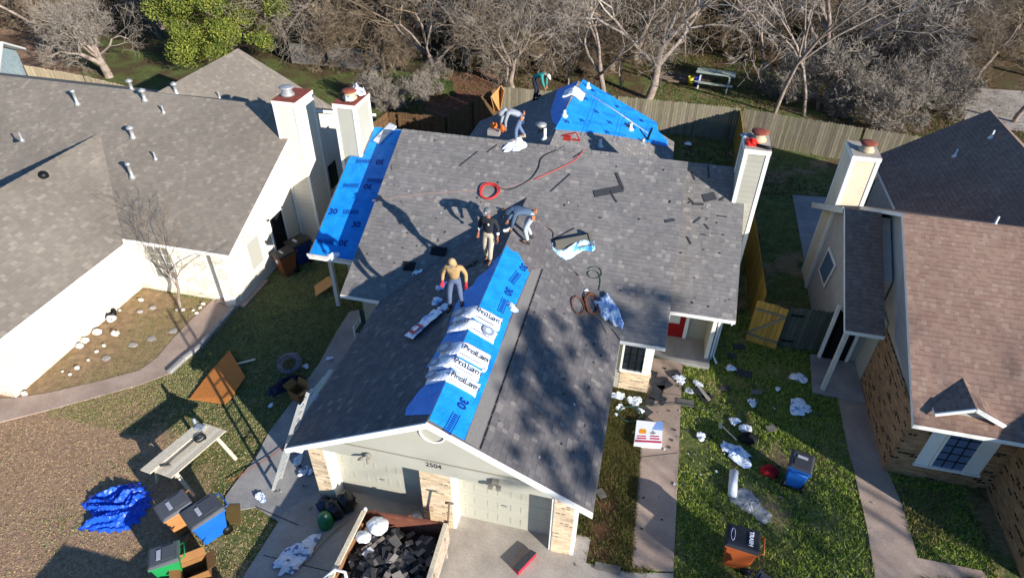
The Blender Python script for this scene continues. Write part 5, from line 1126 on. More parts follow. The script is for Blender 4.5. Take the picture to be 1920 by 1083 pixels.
# wire roll, jug, bags, tank
p=at(545,690); m=MB(); rr=random.Random(2); M=Matrix.Translation((p.x,p.y,.22))@Matrix.Rotation(.35,4,'X')
for k in range(26):
    a0=rr.uniform(0,6.28); R0=.3+rr.uniform(-.08,.08); zz=rr.uniform(-.14,.14); m.tube([M@Vector((R0*math.cos(a0+a)*(1+.05*math.sin(3*a)),R0*math.sin(a0+a),zz+.03*math.sin(2*a+k))) for a in np.linspace(0,5.6,16)],.007,3)
tag(m.build('wire_roll',plain('wire_grey','8d8a9a',.6,.2,9)),'round roll of grey fence wire standing on the shaded lawn','wire roll')
o=thing('green_jug','green plastic jug with white cap beside the trailer','jug',at(613,985)); m=MB(); T=Matrix.Translation((o.location.x,o.location.y,.03)); m.lathe([(.17,0),(.19,.03),(.19,.34),(.15,.42),(.05,.45)],16,0,T); m.build('jug_body',solid('jug_green','0f6b3c',.4,.5),o); m=MB(); m.lathe([(.035,0),(.035,.05)],10,0,T@Matrix.Translation((.08,-.04,.44))); m.build('cap',WHT,o)
for k,(u,v,r,lab,c_) in enumerate([(630,965,(.28,.24,.3),'black rubbish bag leaning on the left brick pillar','131519'),(652,952,(.26,.25,.34),'dark bag with an open top against the left garage door','1c1a18'),(610,952,(.2,.2,.2),'blue black bag behind the green jug','1b2740')]):
    p=at(u,v); m=MB(); m.blob((p.x,p.y,r[2]*.8),r,k+5,.16,14,8,sm=True); tag(m.build('rubbish_bag',solid('bag_'+c_,c_,.35,.5)),lab,'rubbish bag','dark rubbish bags by the left garage door')
p=at(783,985); o=thing('gas_cylinder','white gas cylinder standing at the centre brick pillar','gas cylinder',(p.x,p.y,0)); T=Matrix.Translation((p.x,p.y,.03)); m=MB(); m.lathe([(.1,0),(.15,.03),(.15,.3),(.1,.38),(.03,.4)],14,0,T); m.build('tank',solid('tank_white','d9dad6',.5),o); m=MB(); m.tube([T@Vector((.1*math.cos(a),.1*math.sin(a),.45)) for a in np.linspace(0,5.5,12)],.012,5); m.build('guard_ring',WHT2,o)
# leaning ladder
P0=Vector((-8.55,8.95,0)); P1=Vector((-7.42,8.95,2.72)); dv=(P1-P0).normalized(); P2=P0+dv*4.1; o=thing('ladder','aluminium ladder leaning on the left eave at the gable corner','ladder',P0); ALU=plain('aluminium','c9c9c4',.35,.1,6,metal=.3)
for y in (-.2,.2):
    m=MB(); m.beam(P0+Vector((0,y,0)),P2+Vector((0,y,0)),.03,.085); m.build('rail',ALU,o)
for k in range(13): 
    m=MB(); q=P0+dv*(.3+k*.305); m.tube([q+Vector((0,-.19,0)),q+Vector((0,.19,0))],.017,6); m.build('rung',ALU,o)
# broken fascia board on the eave
m=MB(); q=[Vector((-7.58,9.2,2.5)),Vector((-7.6,9.9,2.46)),Vector((-7.78,10.1,2.4)),Vector((-7.62,11.2,2.42))]
m.beam(q[0],q[1],.1,.03); m.beam(q[1],q[3],.12,.03); m.beam(q[2],q[3]+Vector((-.06,-.3,0)),.05,.03); tag(m.build('torn_fascia_board',LUM),'splintered pale fascia board hanging along the left eave','board')
# trailer full of torn off shingles
TC=[Vector((-5.5,8.15,0)),Vector((-3.45,8.3,0)),Vector((-3.25,3.4,0)),Vector((-5.6,3.2,0))]; zt,zb=1.0,.3; o=thing('dump_trailer','rusty board sided trailer heaped with torn off shingles on the driveway','trailer',TC[0])
RW=wood('rusty_plank','9a7350','6b4a34',isl=.3); 
def wallp(a,b,mat,nm,t_=.06,z0=zb,z1=zt):
    d_=(b-a).normalized(); n_=Vector((d_.y,-d_.x,0)); m=MB(); m.prism([a+Vector((0,0,z0)),b+Vector((0,0,z0)),b+Vector((0,0,z1)),a+Vector((0,0,z1))],n_*t_)
    for k in range(int((b-a).length/.9)+1): p_=a+d_*min(k*.9,(b-a).length-.06)+n_*(t_+.0); m.prism([p_+Vector((0,0,z0-.1)),p_+d_*.06+Vector((0,0,z0-.1)),p_+d_*.06+Vector((0,0,z1+.02)),p_+Vector((0,0,z1+.02))],n_*.045)
    return m.build(nm,mat,o)
wallp(TC[1],TC[0],plain('rust_wall','7a4a38',.85,.3,5),'front_wall'); wallp(TC[0],TC[3],RW,'side_wall'); wallp(TC[2],TC[1],plain('peeling_paint','b3a390',.85,.5,9),'side_wall')
for a,b in ((TC[0],TC[3]),(TC[1],TC[2])):
    m=MB(); m.beam(a+Vector((0,0,zt+.035)),b+Vector((0,0,zt+.035)),.11,.06); m.build('top_rail',LUM,o)
m=MB(); m.prism([TC[0]+Vector((0,0,zb)),TC[1]+Vector((0,0,zb)),TC[2]+Vector((0,0,zb)),TC[3]+Vector((0,0,zb))][::-1],(0,0,-.08)); m.build('bed',BLK,o)
for s_,yy in ((-5.72,5.2),(-3.2,5.2)): 
    m=MB(); m.lathe([(.22,-.1),(.33,-.09),(.33,.09),(.22,.1)],18,0,Matrix.Translation((s_,yy,.36))@Matrix.Rotation(math.pi/2,4,'Y')); m.build('wheel',BLK,o)
m=MB(); rs=np.random.RandomState(8)
for k in range(620):
    u_=rs.uniform(.04,.96); v_=rs.uniform(0,1)**1.; x=-5.42+1.9*u_; y=8.02-4.6*v_; hump=.66+.3*min(1,v_*2.2)*math.sin(math.pi*min(1,max(0,u_)))+rs.uniform(-.08,.08); L_,W_=rs.uniform(.12,.36),rs.uniform(.08,.24)
    Mx=Matrix.Translation((x,y,hump))@Euler((rs.normal(0,.16),rs.normal(0,.16),rs.uniform(0,3.14))).to_matrix().to_4x4(); m.box((-L_/2,-W_/2,-.005),(L_/2,W_/2,.005),0,Mx)
t=NT('debris_shingle',.95,.1); r=t.geo().outputs['Random Per Island']; DB=t.col(t.ramp(r,[(0,srgb('232325')),(.3,srgb('3a3a3b')),(.6,srgb('575552')),(.85,srgb('7a746d')),(.95,srgb('958d85')),(.97,srgb('8a5f3c')),(1,srgb('c9c9c9'))]))
ob=m.build('shingle_debris',DB); ob['kind']='stuff'; ob['label']='heap of torn grey and black shingle debris inside the trailer'; ob['category']='debris'
m=MB(); m.sheet([(-5.45,8.1,.5),(-3.5,8.2,.5),(-3.35,3.5,.75),(-5.5,3.4,.75)][::-1]); m.build('debris_base',BLK,o)
for k,(u,v,r,lab) in enumerate([(708,985,.27,'big white rubbish bag with green print inside the trailer'),(681,1006,.19,'smaller white rubbish bag inside the trailer')]):
    p=at(u,v,.95); m=MB(); m.blob(p,(r,r*.85,r*.6),k+21,.14,14,8,sm=True); tag(m.build('rubbish_bag',solid('bag_white','dfe1e2',.4,.5)),lab,'rubbish bag','white rubbish bags in the trailer')
board('cardboard sheet leaning inside the left side of the trailer',[(652,1008),(665,978),(682,980),(668,1010)],plain('cardboard_lit','a8764a',.9,.1,4),.95,name='cardboard_sheet')
p=at(700,966,.8); m=MB(); m.tube([p,p+Vector((.3,-.15,0))],.06,8); tag(m.build('caulk_tube',solid('tube_blue','1b48b0',.4)),'blue tube lying in the far corner of the trailer','tube')
p=at(686,960,.9); m=MB(); m.lathe([(.05,0),(.05,.16),(.02,.2)],10,0,Matrix.Translation(p)); tag(m.build('white_bottle',WHT),'small white bottle in the far corner of the trailer','bottle')
m=MB(); a=at(618,1078,1.0); m.tube([a+Vector((-.1,-.1,0)),a+Vector((.1,.12,.1)),a+Vector((.35,.1,.1)),a+Vector((.5,-.12,0))],.04,6); tag(m.build('white_strap',WHT),'thick white strap curling over the trailer debris','strap')
p=aty(843,945,8.42); m=MB(); b_=Vector((p.x-.07,8.33,1.1)); tp_=Vector((p.x,8.4,1.75)); m.tube([b_-Vector((0,0,.3)),tp_],.022,7); m.tube([tp_+Vector((-.1,0,.0)),tp_+Vector((.1,.02,.0))],.03,7); tag(m.build('shovel',plain('worn_handle','6b5a48',.7,.2,9)),'worn shovel with T grip standing at the trailer corner','shovel')
# roll, jacket, heap, pole, driveway bundle
a=at(1376,884,.12); b=at(1373,928,.12); m=MB(); m.tube([a,b],.12,16); o=tag(m.build('membrane_roll',solid('roll_white','ccd3e0',.45)),'white roll of roofing membrane standing out on the right lawn','roll')
for k,(u,v,r,mt,lab,nm) in enumerate([(1441,887,(.24,.2,.12),solid('cloth_red','a3141c',.8),'dark red bag in the shade left of the blue bin','red_bag'),(1402,826,(.27,.2,.16),solid('cloth_black','121214',.8),'black rubbish heap at the end of the shovel on the right lawn','black_heap'),(1397,806,(.2,.15,.12),WR[0],'white crumpled bag above the black heap','white_bag')]):
    p=at(u,v); m=MB(); m.blob((p.x,p.y,r[2]*.7),r,k+31,.2,16,8,sm=k!=2); tag(m.build(nm,mt),lab,'bag')
a=at(1355,799,.12);b=at(1381,824,.2); m=MB(); m.tube([a,b],.022,6); m.box((a.x-.1,a.y-.02,.02),(a.x+.0,a.y+.2,.05)); tag(m.build('shovel',LUM),'pale handled shovel lying across the sunlit lawn','shovel')
T=[at(962,1061,.2),at(995,1029,.2),at(1006,1035,.2),at(972,1071,.2)]; o=thing('shingle_bundle','black shingle bundle in a red wrapper alone on the driveway','shingle bundle',(T[0].x,T[0].y,0)); m=MB(); m.prism([Vector((p.x,p.y,.04)) for p in T][::-1],(0,0,.14)); m.build('wrapping',RDP,o); m=MB(); m.prism([Vector((p.x,p.y,.181)) for p in T][::-1],(0,0,.015)); m.build('top_shingle',SHD,o)
line('hose','yellow rope running from the trailer toward the gable corner',PTH,[(560,1065),(590,1035),(625,1000),(655,975)],.012,solid('rope_yellow','8a7a3a',.7),'rope',.03)
line('garden_hose','thin dark hose crossing the front path into the grass',PTH,[(1190,762),(1230,762),(1280,758),(1320,768),(1340,775),(1352,795)],.012,GRH,'hose',.03)
line('cable','orange cord along the left side path',PTH,[(428,905),(470,880),(530,840),(560,800)],.012,solid('cord_orange','8c3f26',.6),'cord',.03)
# stones and edging in the left bed
ST=plain('pale_stone','cfc8ba',.9,.2,5); SG2=plain('grey_paver','9a948c',.9,.15,4)
SLAB=['limestone lump nearest the inside corner of the white walls','round grey paver disc nearer the white wall, left of two','round grey paver disc nearer the sapling, right of two','large limestone lump against the stone wall left of the black pot','upright limestone lump just below the white flower pot','limestone lump at the wall, upper of two touching','limestone lump at the wall, lower of two touching','flat pale stone in mid bed below the flower pot','small pale stone left of the lowest grey slab','tiny pale stone in the middle of the garden bed','pale stone chips in the grass, upper patch','largest pale stone at the bottom corner of the bed','white stone by the porch end of the path, topmost','white stone just below the topmost by the porch','white stone left of the porch stones','white stone closest to the path near the porch','pale stone at the foot of the sapling, right side','pale stone behind the flower pot','flat grey slab in mid bed, second from the bottom','flat grey slab in mid bed, third from the bottom','flat grey slab nearest the path','lowest flat grey slab in the garden bed','pale stone chip in the lower grass patch','smallest stone chip of the lower grass patch','pale stone at the foot of the sapling, left side']
for k,(u,v,r,fl) in enumerate([(265,564,.16,0),(263,585,.2,2),(287,578,.22,2),(184,624,.26,0),(217,627,.24,0),(160,640,.26,0),(151,650,.24,0),(196,649,.13,0),(182,660,.12,0),(166,676,.1,0),(145,691,.15,0),(47,739,.18,0),(382,571,.14,0),(376,578,.12,0),(363,583,.1,0),(369,588,.12,0),(343,582,.12,0),(225,583,.1,0),(250,647,.26,1),(285,636,.27,1),(325,621,.27,1),(200,672,.25,1),(132,703,.1,0),(118,697,.08,0),(332,582,.1,0)]):
    p=at(u,v); m=MB(); h_=.03 if fl==1 else (.06 if fl==2 else r*.5); m.blob((p.x,p.y,.02+h_*.3),(r*.62,r*.5,h_*.8),k,.22 if fl!=2 else .06,11,6)
    lab={0:'rough pale limestone lump in the left garden bed',1:'flat grey stepping slab in the left garden bed',2:'round grey paver disc in the left garden bed'}[fl]
    tag(m.build('garden_stone',[ST,SG2,SG2][fl]),SLAB[k],'stone',{0:'limestone lumps in the left garden bed',1:'stepping slabs in the left garden bed',2:'round pavers in the left garden bed'}[fl])
pts=[at(318,701),at(345,676),at(375,653),at(396,629),at(415,608),at(432,588),at(448,569)]
for ei,(a,b) in enumerate(zip(pts[:-1],pts[1:])):
    m=MB(); m.beam(a+Vector((0,0,.06)),b.lerp(a,.04)+Vector((0,0,.06)),.14,.16); tag(m.build('edging_block',CONC3,None,bevel=.01),'concrete edging block, '+['first from the sunlit end','second from the sunlit end','third from the sunlit end','third from the porch pillar','second from the porch pillar','first at the porch pillar'][ei],'edging block','edging blocks along the left path')
p=at(218,600); o=thing('flower_pot','tipped white flower pot beside the black one at the stone wall','pot',(p.x,p.y,0)); m=MB(); m.lathe([(.09,0),(.13,.24),(.11,.24),(.08,.03)],14,0,Matrix.Translation((p.x,p.y,.12))@Matrix.Rotation(1.1,4,'X')); m.build('pot_shell',WHT,o)
p=at(212,592); o=thing('black_pot','round black pot with a pale rim beside the stone wall','pot',(p.x,p.y,0)); m=MB(); m.lathe([(.13,0),(.17,.2),(.14,.2),(.1,.03)],14,0,Matrix.Translation((p.x,p.y,.02))); m.build('pot_shell',BLK,o)
# things on the chimneys and rear roof
p=Vector((3.05,20.1,6.37)); m=MB(); m.blob(p,(.2,.18,.14),51,.22,12,7); tag(m.build('red_tool_bag',solid('cloth_bright_red','d5281c',.6)),'bright red tool bag on top of the right chimney','bag')
m=MB(); m.tube([p+Vector((.1,-.1,.02)),Vector((3.62,19.78,6.42))],.05,8); tag(m.build('black_tube',BLK),'thick black tube lying on the right chimney top','tube')
crumple('grey_cloth','grey cloth hanging at the left corner of the right chimney top','cloth',Plane((0,0,6.36),0,0),0,0,.16,WR[3],90,1.2,.2,.08,p=(2.95,20.6,6.37))
crumple('chimney_wrapper','white printed cloth bunched beside the left chimney flue','cloth',Plane((0,0,6.4),0,0),0,0,.22,WR[2],91,1.,.2,.3,p=(-10.42,20.6,6.42))
crumple('chimney_wrapper','small white rag at the front of the left chimney top','cloth',Plane((0,0,6.4),0,0),0,0,.14,WR[0],92,1.,.2,.16,p=(-10.5,19.95,6.42))
o=thing('white_bags','white bags draped over the rear ridge of the blue roof','bag',(-3.6,27.3,4.9)); 
for k in range(3):
    m=MB(); rr=random.Random(k); y0=27.0-.26*k
    m.add([(-3.6+x,y0+j*.14+rr.uniform(-.02,.02),4.9-abs(x)*.52+.1+rr.uniform(0,.05)) for x in (-.4,-.3,-.15,0,.2,.4,.5) for j in range(3)],[(i*3+j,(i+1)*3+j,(i+1)*3+j+1,i*3+j+1) for i in range(6) for j in range(2)]); w=m.build('wrapping',WR[0],o); s=w.modifiers.new('t','SOLIDIFY'); s.thickness=.08
m=MB(); a=PRR.at(1200,243,.03);b=PRR.at(1214,262,.03);c=PRR.at(1223,240,.03); m.beam(a,b,.05,.02); m.beam(b,c,.08,.03); tag(m.build('angle_flashing',BLK),'black bent flashing strip on the blue rear roof','flashing')
m=MB(); a=PRR.at(1085,165,.02);b=PRR.at(1150,205,.02);c=PRR.at(1215,250,.02); m.tube([a,b,c],.022,6); tag(m.build('steel_rod',GALV),'long grey rod running down the blue rear roof','rod')
p=PM.at(1065,268); m=MB(); m.box((p.x-.2,p.y+.15,p.z),(p.x+.05,p.y+.32,p.z+.14)); m.tube([p+Vector((-.3,.3,.1)),p+Vector((.2,.35,.25)),p+Vector((.35,.2,.1))],.03,6); m.box((p.x+.1,p.y+.1,p.z+.05),(p.x+.4,p.y+.18,p.z+.1)); tag(m.build('nail_gun',solid('tool_red','9e2b22',.5),None,bevel=.01),'red nail gun resting on the main ridge below the blue roof','nail gun')
p=PM.at(926,254); o=thing('toolbox','grey toolbox with orange tools beside the grey hooded worker','toolbox',p); m=MB(); m.box((p.x-.22,p.y-.05,p.z),(p.x+.2,p.y+.2,p.z+.2)); m.build('case',plain('case_grey','8b8580',.7,.1,9),o); m=MB(); m.blob((p.x-.05,p.y+.2,p.z+.28),(.12,.1,.12),3,.2); m.blob((p.x+.28,p.y+.15,p.z+.22),(.1,.09,.14),4,.2); m.build('tools',solid('tool_orange','c8641e',.5),o)
p=PM.at(955,408); m=MB(); m.blob(p+Vector((-.05,0,.15)),(.13,.1,.1),61,.15); m.blob(p+Vector((.16,.02,.17)),(.12,.09,.09),62,.15); m.tube([p+Vector((-.35,.3,.1)),p+Vector((-.2,.1,.25)),p+Vector((.05,0,.2))],.03,6); tag(m.build('orange_gloves',solid('glove_orange','c9743f',.7)),'pair of orange work gloves lying before the bending worker','gloves')
p=PGL.at(883,498); m=MB(); M=PGL.frame(p,.4); m.box((-.16,-.04,0),(.12,.04,.07),0,M); m.box((.05,-.14,0),(.13,.16,.06),0,M); m.tube([M@Vector((.1,.1,.03)),M@Vector((.24,-.02,.06))],.03,6); tag(m.build('nail_gun',plain('tool_dark','4b3f38',.6,.3,12),None,bevel=.01),'dark nail gun lying between the two standing workers','nail gun')
# picnic table and buckets far behind
p=at(1337,165); o=thing('picnic_table','weathered wooden picnic table on the shaded lawn beyond the fence','picnic table',(p.x,p.y,0),-.15,local=True); PW_=plain('pale_green_wood','a3ada0',.8,.15,3)
m=MB(); 
for k in range(5): m.box((-1.2,-.45+k*.19,.98),(1.2,-.28+k*.19,1.03))
m.build('tabletop',PW_,o)
for y in (-.95,.85):
    m=MB(); m.box((-1.2,y,.5),(1.2,y+.26,.55)); m.build('bench',PW_,o)
for x in (-.9,.9):
    m=MB(); m.beam((x,-.8,0),(x,.0,1.0),.09,.05); m.beam((x,.8,0),(x,0,1.0),.09,.05); m.beam((x,-.95,.5),(x,1.1,.5),.09,.05); m.build('trestle',WHT2,o)
for u,v,c_,lab in ((1294,160,'b5a82e','yellow bucket left of the picnic table'),(1306,162,'1c2f9c','blue bucket right beside the yellow one')):
    p=at(u,v); m=MB(); m.lathe([(.17,0),(.23,.55),(.2,.55),(.15,.04)],14,0,Matrix.Translation((p.x,p.y,0))); tag(m.build('bucket',solid('bucket_'+c_,c_,.5)),lab,'bucket')
m=MB(); p=at(1297,158); 
for k in range(5): m.box((p.x-2.6+k*.1,p.y+k*.25,.0+.03*k),(p.x+1.+k*.15,p.y+.2+k*.25,.12+.03*k))
tag(m.build('lumber_stack',plain('old_lumber','7d6a58',.9,.3,3)),'stack of old lumber on the ground left of the picnic table','lumber stack')
p=at(940,200); o=thing('orange_board','sunlit orange plywood board leaning at the end of the brown fence','board',(p.x,p.y,0)); q=[at(921,181,1.9),at(940,160,2.4),at(946,170,2.2),at(938,212,.4),at(928,210,.4)]; m=MB(); m.prism(q,(-.02,-.04,0)); m.build('panel',PLY2,o)
p=at(1700,60); m=MB(); m.box((p.x-.3,p.y-.6,.2),(p.x+.3,p.y+.6,.7)); m.blob((p.x,p.y,.8),(.35,.5,.35),3,.15); tag(m.build('play_car',solid('faded_orange','c98a5a',.6),None,bevel=.05),'faded orange and yellow play car among the far thickets','toy car')
# small white table with planters under the left porch
p=Vector((-8.55,15.1,0)); o=thing('patio_chair','dark green patio chair with white arms under the left porch roof','chair',p)
m=MB(); m.box((p.x-.3,p.y-.25,.4),(p.x+.3,p.y+.25,.46)); m.build('seat',solid('seat_green','2d4238',.7),o); m=MB(); m.box((p.x-.3,p.y+.25,.45),(p.x+.3,p.y+.3,1.)); m.build('backrest',solid('seat_green','2d4238',.7),o)
for sx in (-1,1):
    m=MB(); m.tube([(p.x+sx*.33,p.y-.25,0),(p.x+sx*.33,p.y-.25,.65),(p.x+sx*.33,p.y+.25,.68),(p.x+sx*.33,p.y+.3,0)],.03,6); m.build('arm',WHT,o)

# unseen pickup added left of the trailer to cast shade on the lawn
o=thing('shade_truck','unseen white pickup truck added to cast shade on the lower left lawn','truck',(-7.3,0.2,0),0,local=True); TWm=solid('truck_white','d6d8da',.3,.5)
m=MB(); m.prism([(-.95,0,.45),(-.95,4.7,.45),(-.95,4.7,1.05),(-.95,3.5,1.15),(-.95,0,1.15)],(1.9,0,0)); m.build('body',TWm,o,bevel=.05)
m=MB(); m.prism([(-.88,.1,1.15),(-.88,3.6,1.15),(-.88,2.9,1.9),(-.88,.2,1.9)],(1.76,0,0)); c_=m.build('cab',TWm,o,bevel=.06)
m=MB(); m.prism([(-.8,3.62,1.2),(.8,3.62,1.2),(.75,2.98,1.82),(-.75,2.98,1.82)],(0,.02,.01)); m.build('windscreen',GLS,c_)
for x in (-.8,.8):
    for y in (.9,3.9): m=MB(); m.lathe([(.2,-.12),(.38,-.11),(.38,.11),(.2,.12)],18,0,Matrix.Translation((x,y,.38))@Matrix.Rotation(math.pi/2,4,'Y')); m.build('wheel',BLK,o)
for x in (-.7,.7): m=MB(); m.box((x-.14,4.68,.75),(x+.14,4.73,.92)); m.build('headlight',GLSB,o)
# ---------------------------------------------------------------- people
def skin_geo(V,E,R,root=0,sub=1):
    bm=bmesh.new(); ly=bm.verts.layers.skin.verify(); vs=[bm.verts.new(v) for v in V]
    for a,b in E: bm.edges.new((vs[a],vs[b]))
    for i,v in enumerate(vs):
        r=R[i]; v[ly].radius=(r,r) if isinstance(r,(int,float)) else r; v[ly].use_root=(i==root)
    me=bpy.data.meshes.new('t'); bm.to_mesh(me); bm.free(); o=bpy.data.objects.new('t',me); COL.objects.link(o)
    s=o.modifiers.new('s','SKIN'); s.use_smooth_shade=True; s.branch_smoothing=.3
    if sub: q=o.modifiers.new('q','SUBSURF'); q.levels=sub; q.render_levels=sub
    dg=bpy.context.evaluated_depsgraph_get(); out=bpy.data.meshes.new_from_object(o.evaluated_get(dg)); bpy.data.objects.remove(o); bpy.data.meshes.remove(me)
    P=[tuple(v.co) for v in out.vertices]; Fs=[tuple(p.vertices) for p in out.polygons]; bpy.data.meshes.remove(out); return P,Fs
def hand(mb,w,d,nrm,grip,mi,glove=False):
    """palm, four unequal curled fingers and a thumb; w wrist point, d direction of the palm, nrm palm normal"""
    d=Vector(d).normalized(); n=Vector(nrm); n=(n-d*n.dot(d)).normalized(); s=d.cross(n); k=1.2 if glove else 1.
    w=Vector(w); mb.tube([w-d*.02,w+d*.03,w+d*.085],[.026*k,.036*k,.034*k],8,mi)
    for i,(o_,L) in enumerate(((-.03,.066),(-.01,.078),(.01,.072),(.03,.056))):
        a=w+d*.08+s*o_*k; b=a+(d*math.cos(grip*.6)+n*math.sin(grip*.6))*L*.55; c=b+(d*math.cos(grip*1.7)+n*math.sin(grip*1.7))*L*.5
        mb.tube([a-d*.02,a,b,c],[.011*k,.011*k,.010*k,.008*k],6,mi)
    a=w+d*.025-s*.03*k; b=a+(d*.7-s*.6+n*.35).normalized()*.038; c=b+(d*.9-s*.1+n*.3).normalized()*.03; mb.tube([a,b,c],[.014*k,.012*k,.009*k],6,mi)
def person(label,loc,rz,J,shirt,pants,boots,hat=None,hatkind='cap',skin='96664e',hair='2a1f18',sleeve=1.,gloves=None,belt=None,sc=1.,fat=1.,badge=False,hoodup=False):
    o=thing('person',label,'person',loc,rz,local=True); o.scale=(sc,)*3
    SK=solid('skin_'+skin,skin,.55); SH=plain('shirt_'+shirt,shirt,.85,.12,9); PN=plain('pants_'+pants,pants,.85,.15,9); BT=solid('boots_'+boots,boots,.6)
    j={k:Vector(v) for k,v in J.items() if k!='grip'}
    names=['pel','sp','ch','nk','jaw','hd','tp','sL','eL','wL','sR','eR','wR','hL','kL','aL','tL','hR','kR','aR','tR']
    up=(j['hd']-j['nk']).normalized(); j['jaw']=j['nk'].lerp(j['hd'],.45)+ (j.get('face',Vector((0,1,0)))*.015); j['tp']=j['hd']+up*.075; j['sp']=j['pel'].lerp(j['ch'],.5)
    rad=dict(pel=(.13,.10),sp=(.12,.09),ch=(.145,.10),nk=.052,jaw=.062,hd=.088,tp=.06,sL=.055,eL=.042,wL=.028,sR=.055,eR=.042,wR=.028,hL=.085,kL=.058,aL=.04,tL=.035,hR=.085,kR=.058,aR=.04,tR=.035)
    ix={n:i for i,n in enumerate(names)}
    E=[('pel','sp'),('sp','ch'),('ch','nk'),('nk','jaw'),('jaw','hd'),('hd','tp'),('ch','sL'),('sL','eL'),('eL','wL'),('ch','sR'),('sR','eR'),('eR','wR'),('pel','hL'),('hL','kL'),('kL','aL'),('aL','tL'),('pel','hR'),('hR','kR'),('kR','aR'),('aR','tR')]
    def sub(ns,es,rf,sb=1):
        loc_={n:i for i,n in enumerate(ns)}; return skin_geo([j[n] for n in ns],[(loc_[a],loc_[b]) for a,b in es],[rf(n) for n in ns],0,sb)
    P,Fs=sub(names,E,lambda n:(tuple(x*.62 for x in rad[n]) if isinstance(rad[n],tuple) else rad[n]*(.8 if n not in('jaw','hd','tp','nk','wL','wR') else 1)))
    m=MB(); m.add(P,Fs,0,True)
    f=j.get('face',Vector((0,1,0))).normalized(); rt=f.cross(up).normalized(); H_=j['hd']
    m.tube([H_+f*.075+up*.01,H_+f*.105-up*.018,H_+f*.085-up*.028],[.008,.014,.008],6,0)           # nose
    for s_ in (-1,1): m.blob(H_+rt*s_*.088-up*.005,(.012,.018,.028),1,.05,8,5,0,sm=True); m.blob(H_+f*.082+rt*s_*.03+up*.018,(.011,.008,.008),2,0,8,5,1,sm=True)
    m.blob(H_+f*.078-up*.048,(.022,.008,.007),3,0,8,5,2,sm=True)                                   # mouth
    for k in ('L','R'):
        d=(j['w'+k]-j['e'+k]); 
        if not gloves: hand(m,j['w'+k],d+Vector(J.get('hd_'+k,(0,0,0))),f+rt*(.4 if k=='L' else -.4),J.get('grip',.7),0)
    m.build('body',[SK,solid('eye_dark','1b1412',.4),solid('lips','8a4a3e',.6)],o)
    if gloves:
        for k in ('L','R'):
            m=MB(); hand(m,j['w'+k],(j['w'+k]-j['e'+k]),f+rt*(.4 if k=='L' else -.4),J.get('grip',.7),0,True); m.tube([j['w'+k].lerp(j['e'+k],.25),j['w'+k]],[.04,.036],8); m.build('glove',solid('glove_'+gloves,gloves,.7),o)
    # shirt
    for k in ('L','R'):
        j['v'+k]=j['e'+k].lerp(j['w'+k],max(.05,sleeve*.9))
    ns=['sp2','sp','ch','sL','eL','vL','sR','eR','vR','col']; j['sp2']=j['pel'].lerp(j['sp'],.02); j['col']=j['ch'].lerp(j['nk'],.72)
    rr_=dict(sp2=(.168*fat,.14*fat),sp=(.16*fat,.125*fat),ch=(.175*fat,.135*fat),sL=.082,eL=.06,vL=.046,sR=.082,eR=.06,vR=.046,col=.075)
    P,Fs=sub(ns,[('sp2','sp'),('sp','ch'),('ch','sL'),('sL','eL'),('eL','vL'),('ch','sR'),('sR','eR'),('eR','vR'),('ch','col')],lambda n:rr_[n]); m=MB(); m.add(P,Fs,0,True); sh_=m.build('shirt',SH,o)
    if badge:
        m=MB(); m.blob(j['ch']+f*.14+rt*-.07+Vector((0,0,.03)),(.032,.012,.036),1,0,10,6,sm=True); m.build('chest_badge',WHT,sh_)
    if sleeve<.8:
        for k in ('L','R'): m=MB(); m.tube([j['v'+k],j['v'+k].lerp(j['w'+k],.35)],[.05,.045],10); m.build('cuff',WHT,sh_)
    # trousers
    ns=['pel','hL','kL','aL2','hR','kR','aR2','wt']; j['wt']=j['pel'].lerp(j['sp'],.55)
    for k in ('L','R'): j['a'+k+'2']=j['a'+k]+Vector((0,0,.03))
    rr2=dict(pel=(.15*fat,.125*fat),wt=(.14*fat,.115*fat),hL=.105,kL=.078,aL2=.062,hR=.105,kR=.078,aR2=.062)
    P,Fs=sub(ns,[('pel','hL'),('hL','kL'),('kL','aL2'),('pel','hR'),('hR','kR'),('kR','aR2'),('pel','wt')],lambda n:rr2[n]); m=MB(); m.add(P,Fs,0,True); m.build('trousers',PN,o)
    for k in ('L','R'):
        a=j['a'+k]; t_=j['t'+k]; d=(t_-a); m=MB(); m.tube([a+Vector((0,0,.05)),a+Vector((0,0,-.02)),a-d*.25+Vector((0,0,-.045))],[.055,.055,.05],8); m.tube([a-d*.3+Vector((0,0,-.045)),a+d*.4+Vector((0,0,-.035)),t_],[.05,.052,.035],8); m.build('boot',BT,o)
    if hatkind=='cap':
        C_=plain('hat_'+hat,hat,.8,.1,12); m=MB(); Mx=Matrix.Translation(H_)@f.to_track_quat('Y','Z').to_matrix().to_4x4(); m.lathe([(.1,.01),(.104,.04),(.09,.085),(.05,.112),(.01,.12)],14,0,Mx); c_=m.build('cap',C_,o)
        m=MB(); m.prism([(-.075,.07,.03),(.075,.07,.03),(.06,.16,.015),(0,.18,.01),(-.06,.16,.015)],(0,0,.008),0,Mx); m.build('brim',C_,c_)
        if hatkind=='cap' and badge: m=MB(); m.blob(H_+f*.1+up*.055,(.035,.01,.02),1,0,10,6); m.build('cap_badge',WHT,c_)
    elif hatkind=='hood':
        C_=plain('shirt_'+hat,hat,.85,.12,9); m=MB(); m.tube([j['nk']-f*.03-up*.05,j['nk']+up*.04-f*.02,H_-f*.03,H_+up*.07-f*.02,H_+up*.105],[.1,.1,.112,.09,.03],12); m.build('hood',C_,o)
        m=MB(); m.prism([H_+f*.09+up*.06+rt*.06,H_+f*.09+up*.06-rt*.06,H_+f*.17+up*.03-rt*.045,H_+f*.17+up*.03+rt*.045],up*.01); m.build('brim',plain('brim_dark',hair,.8,.1),o)
    elif hatkind=='hair':
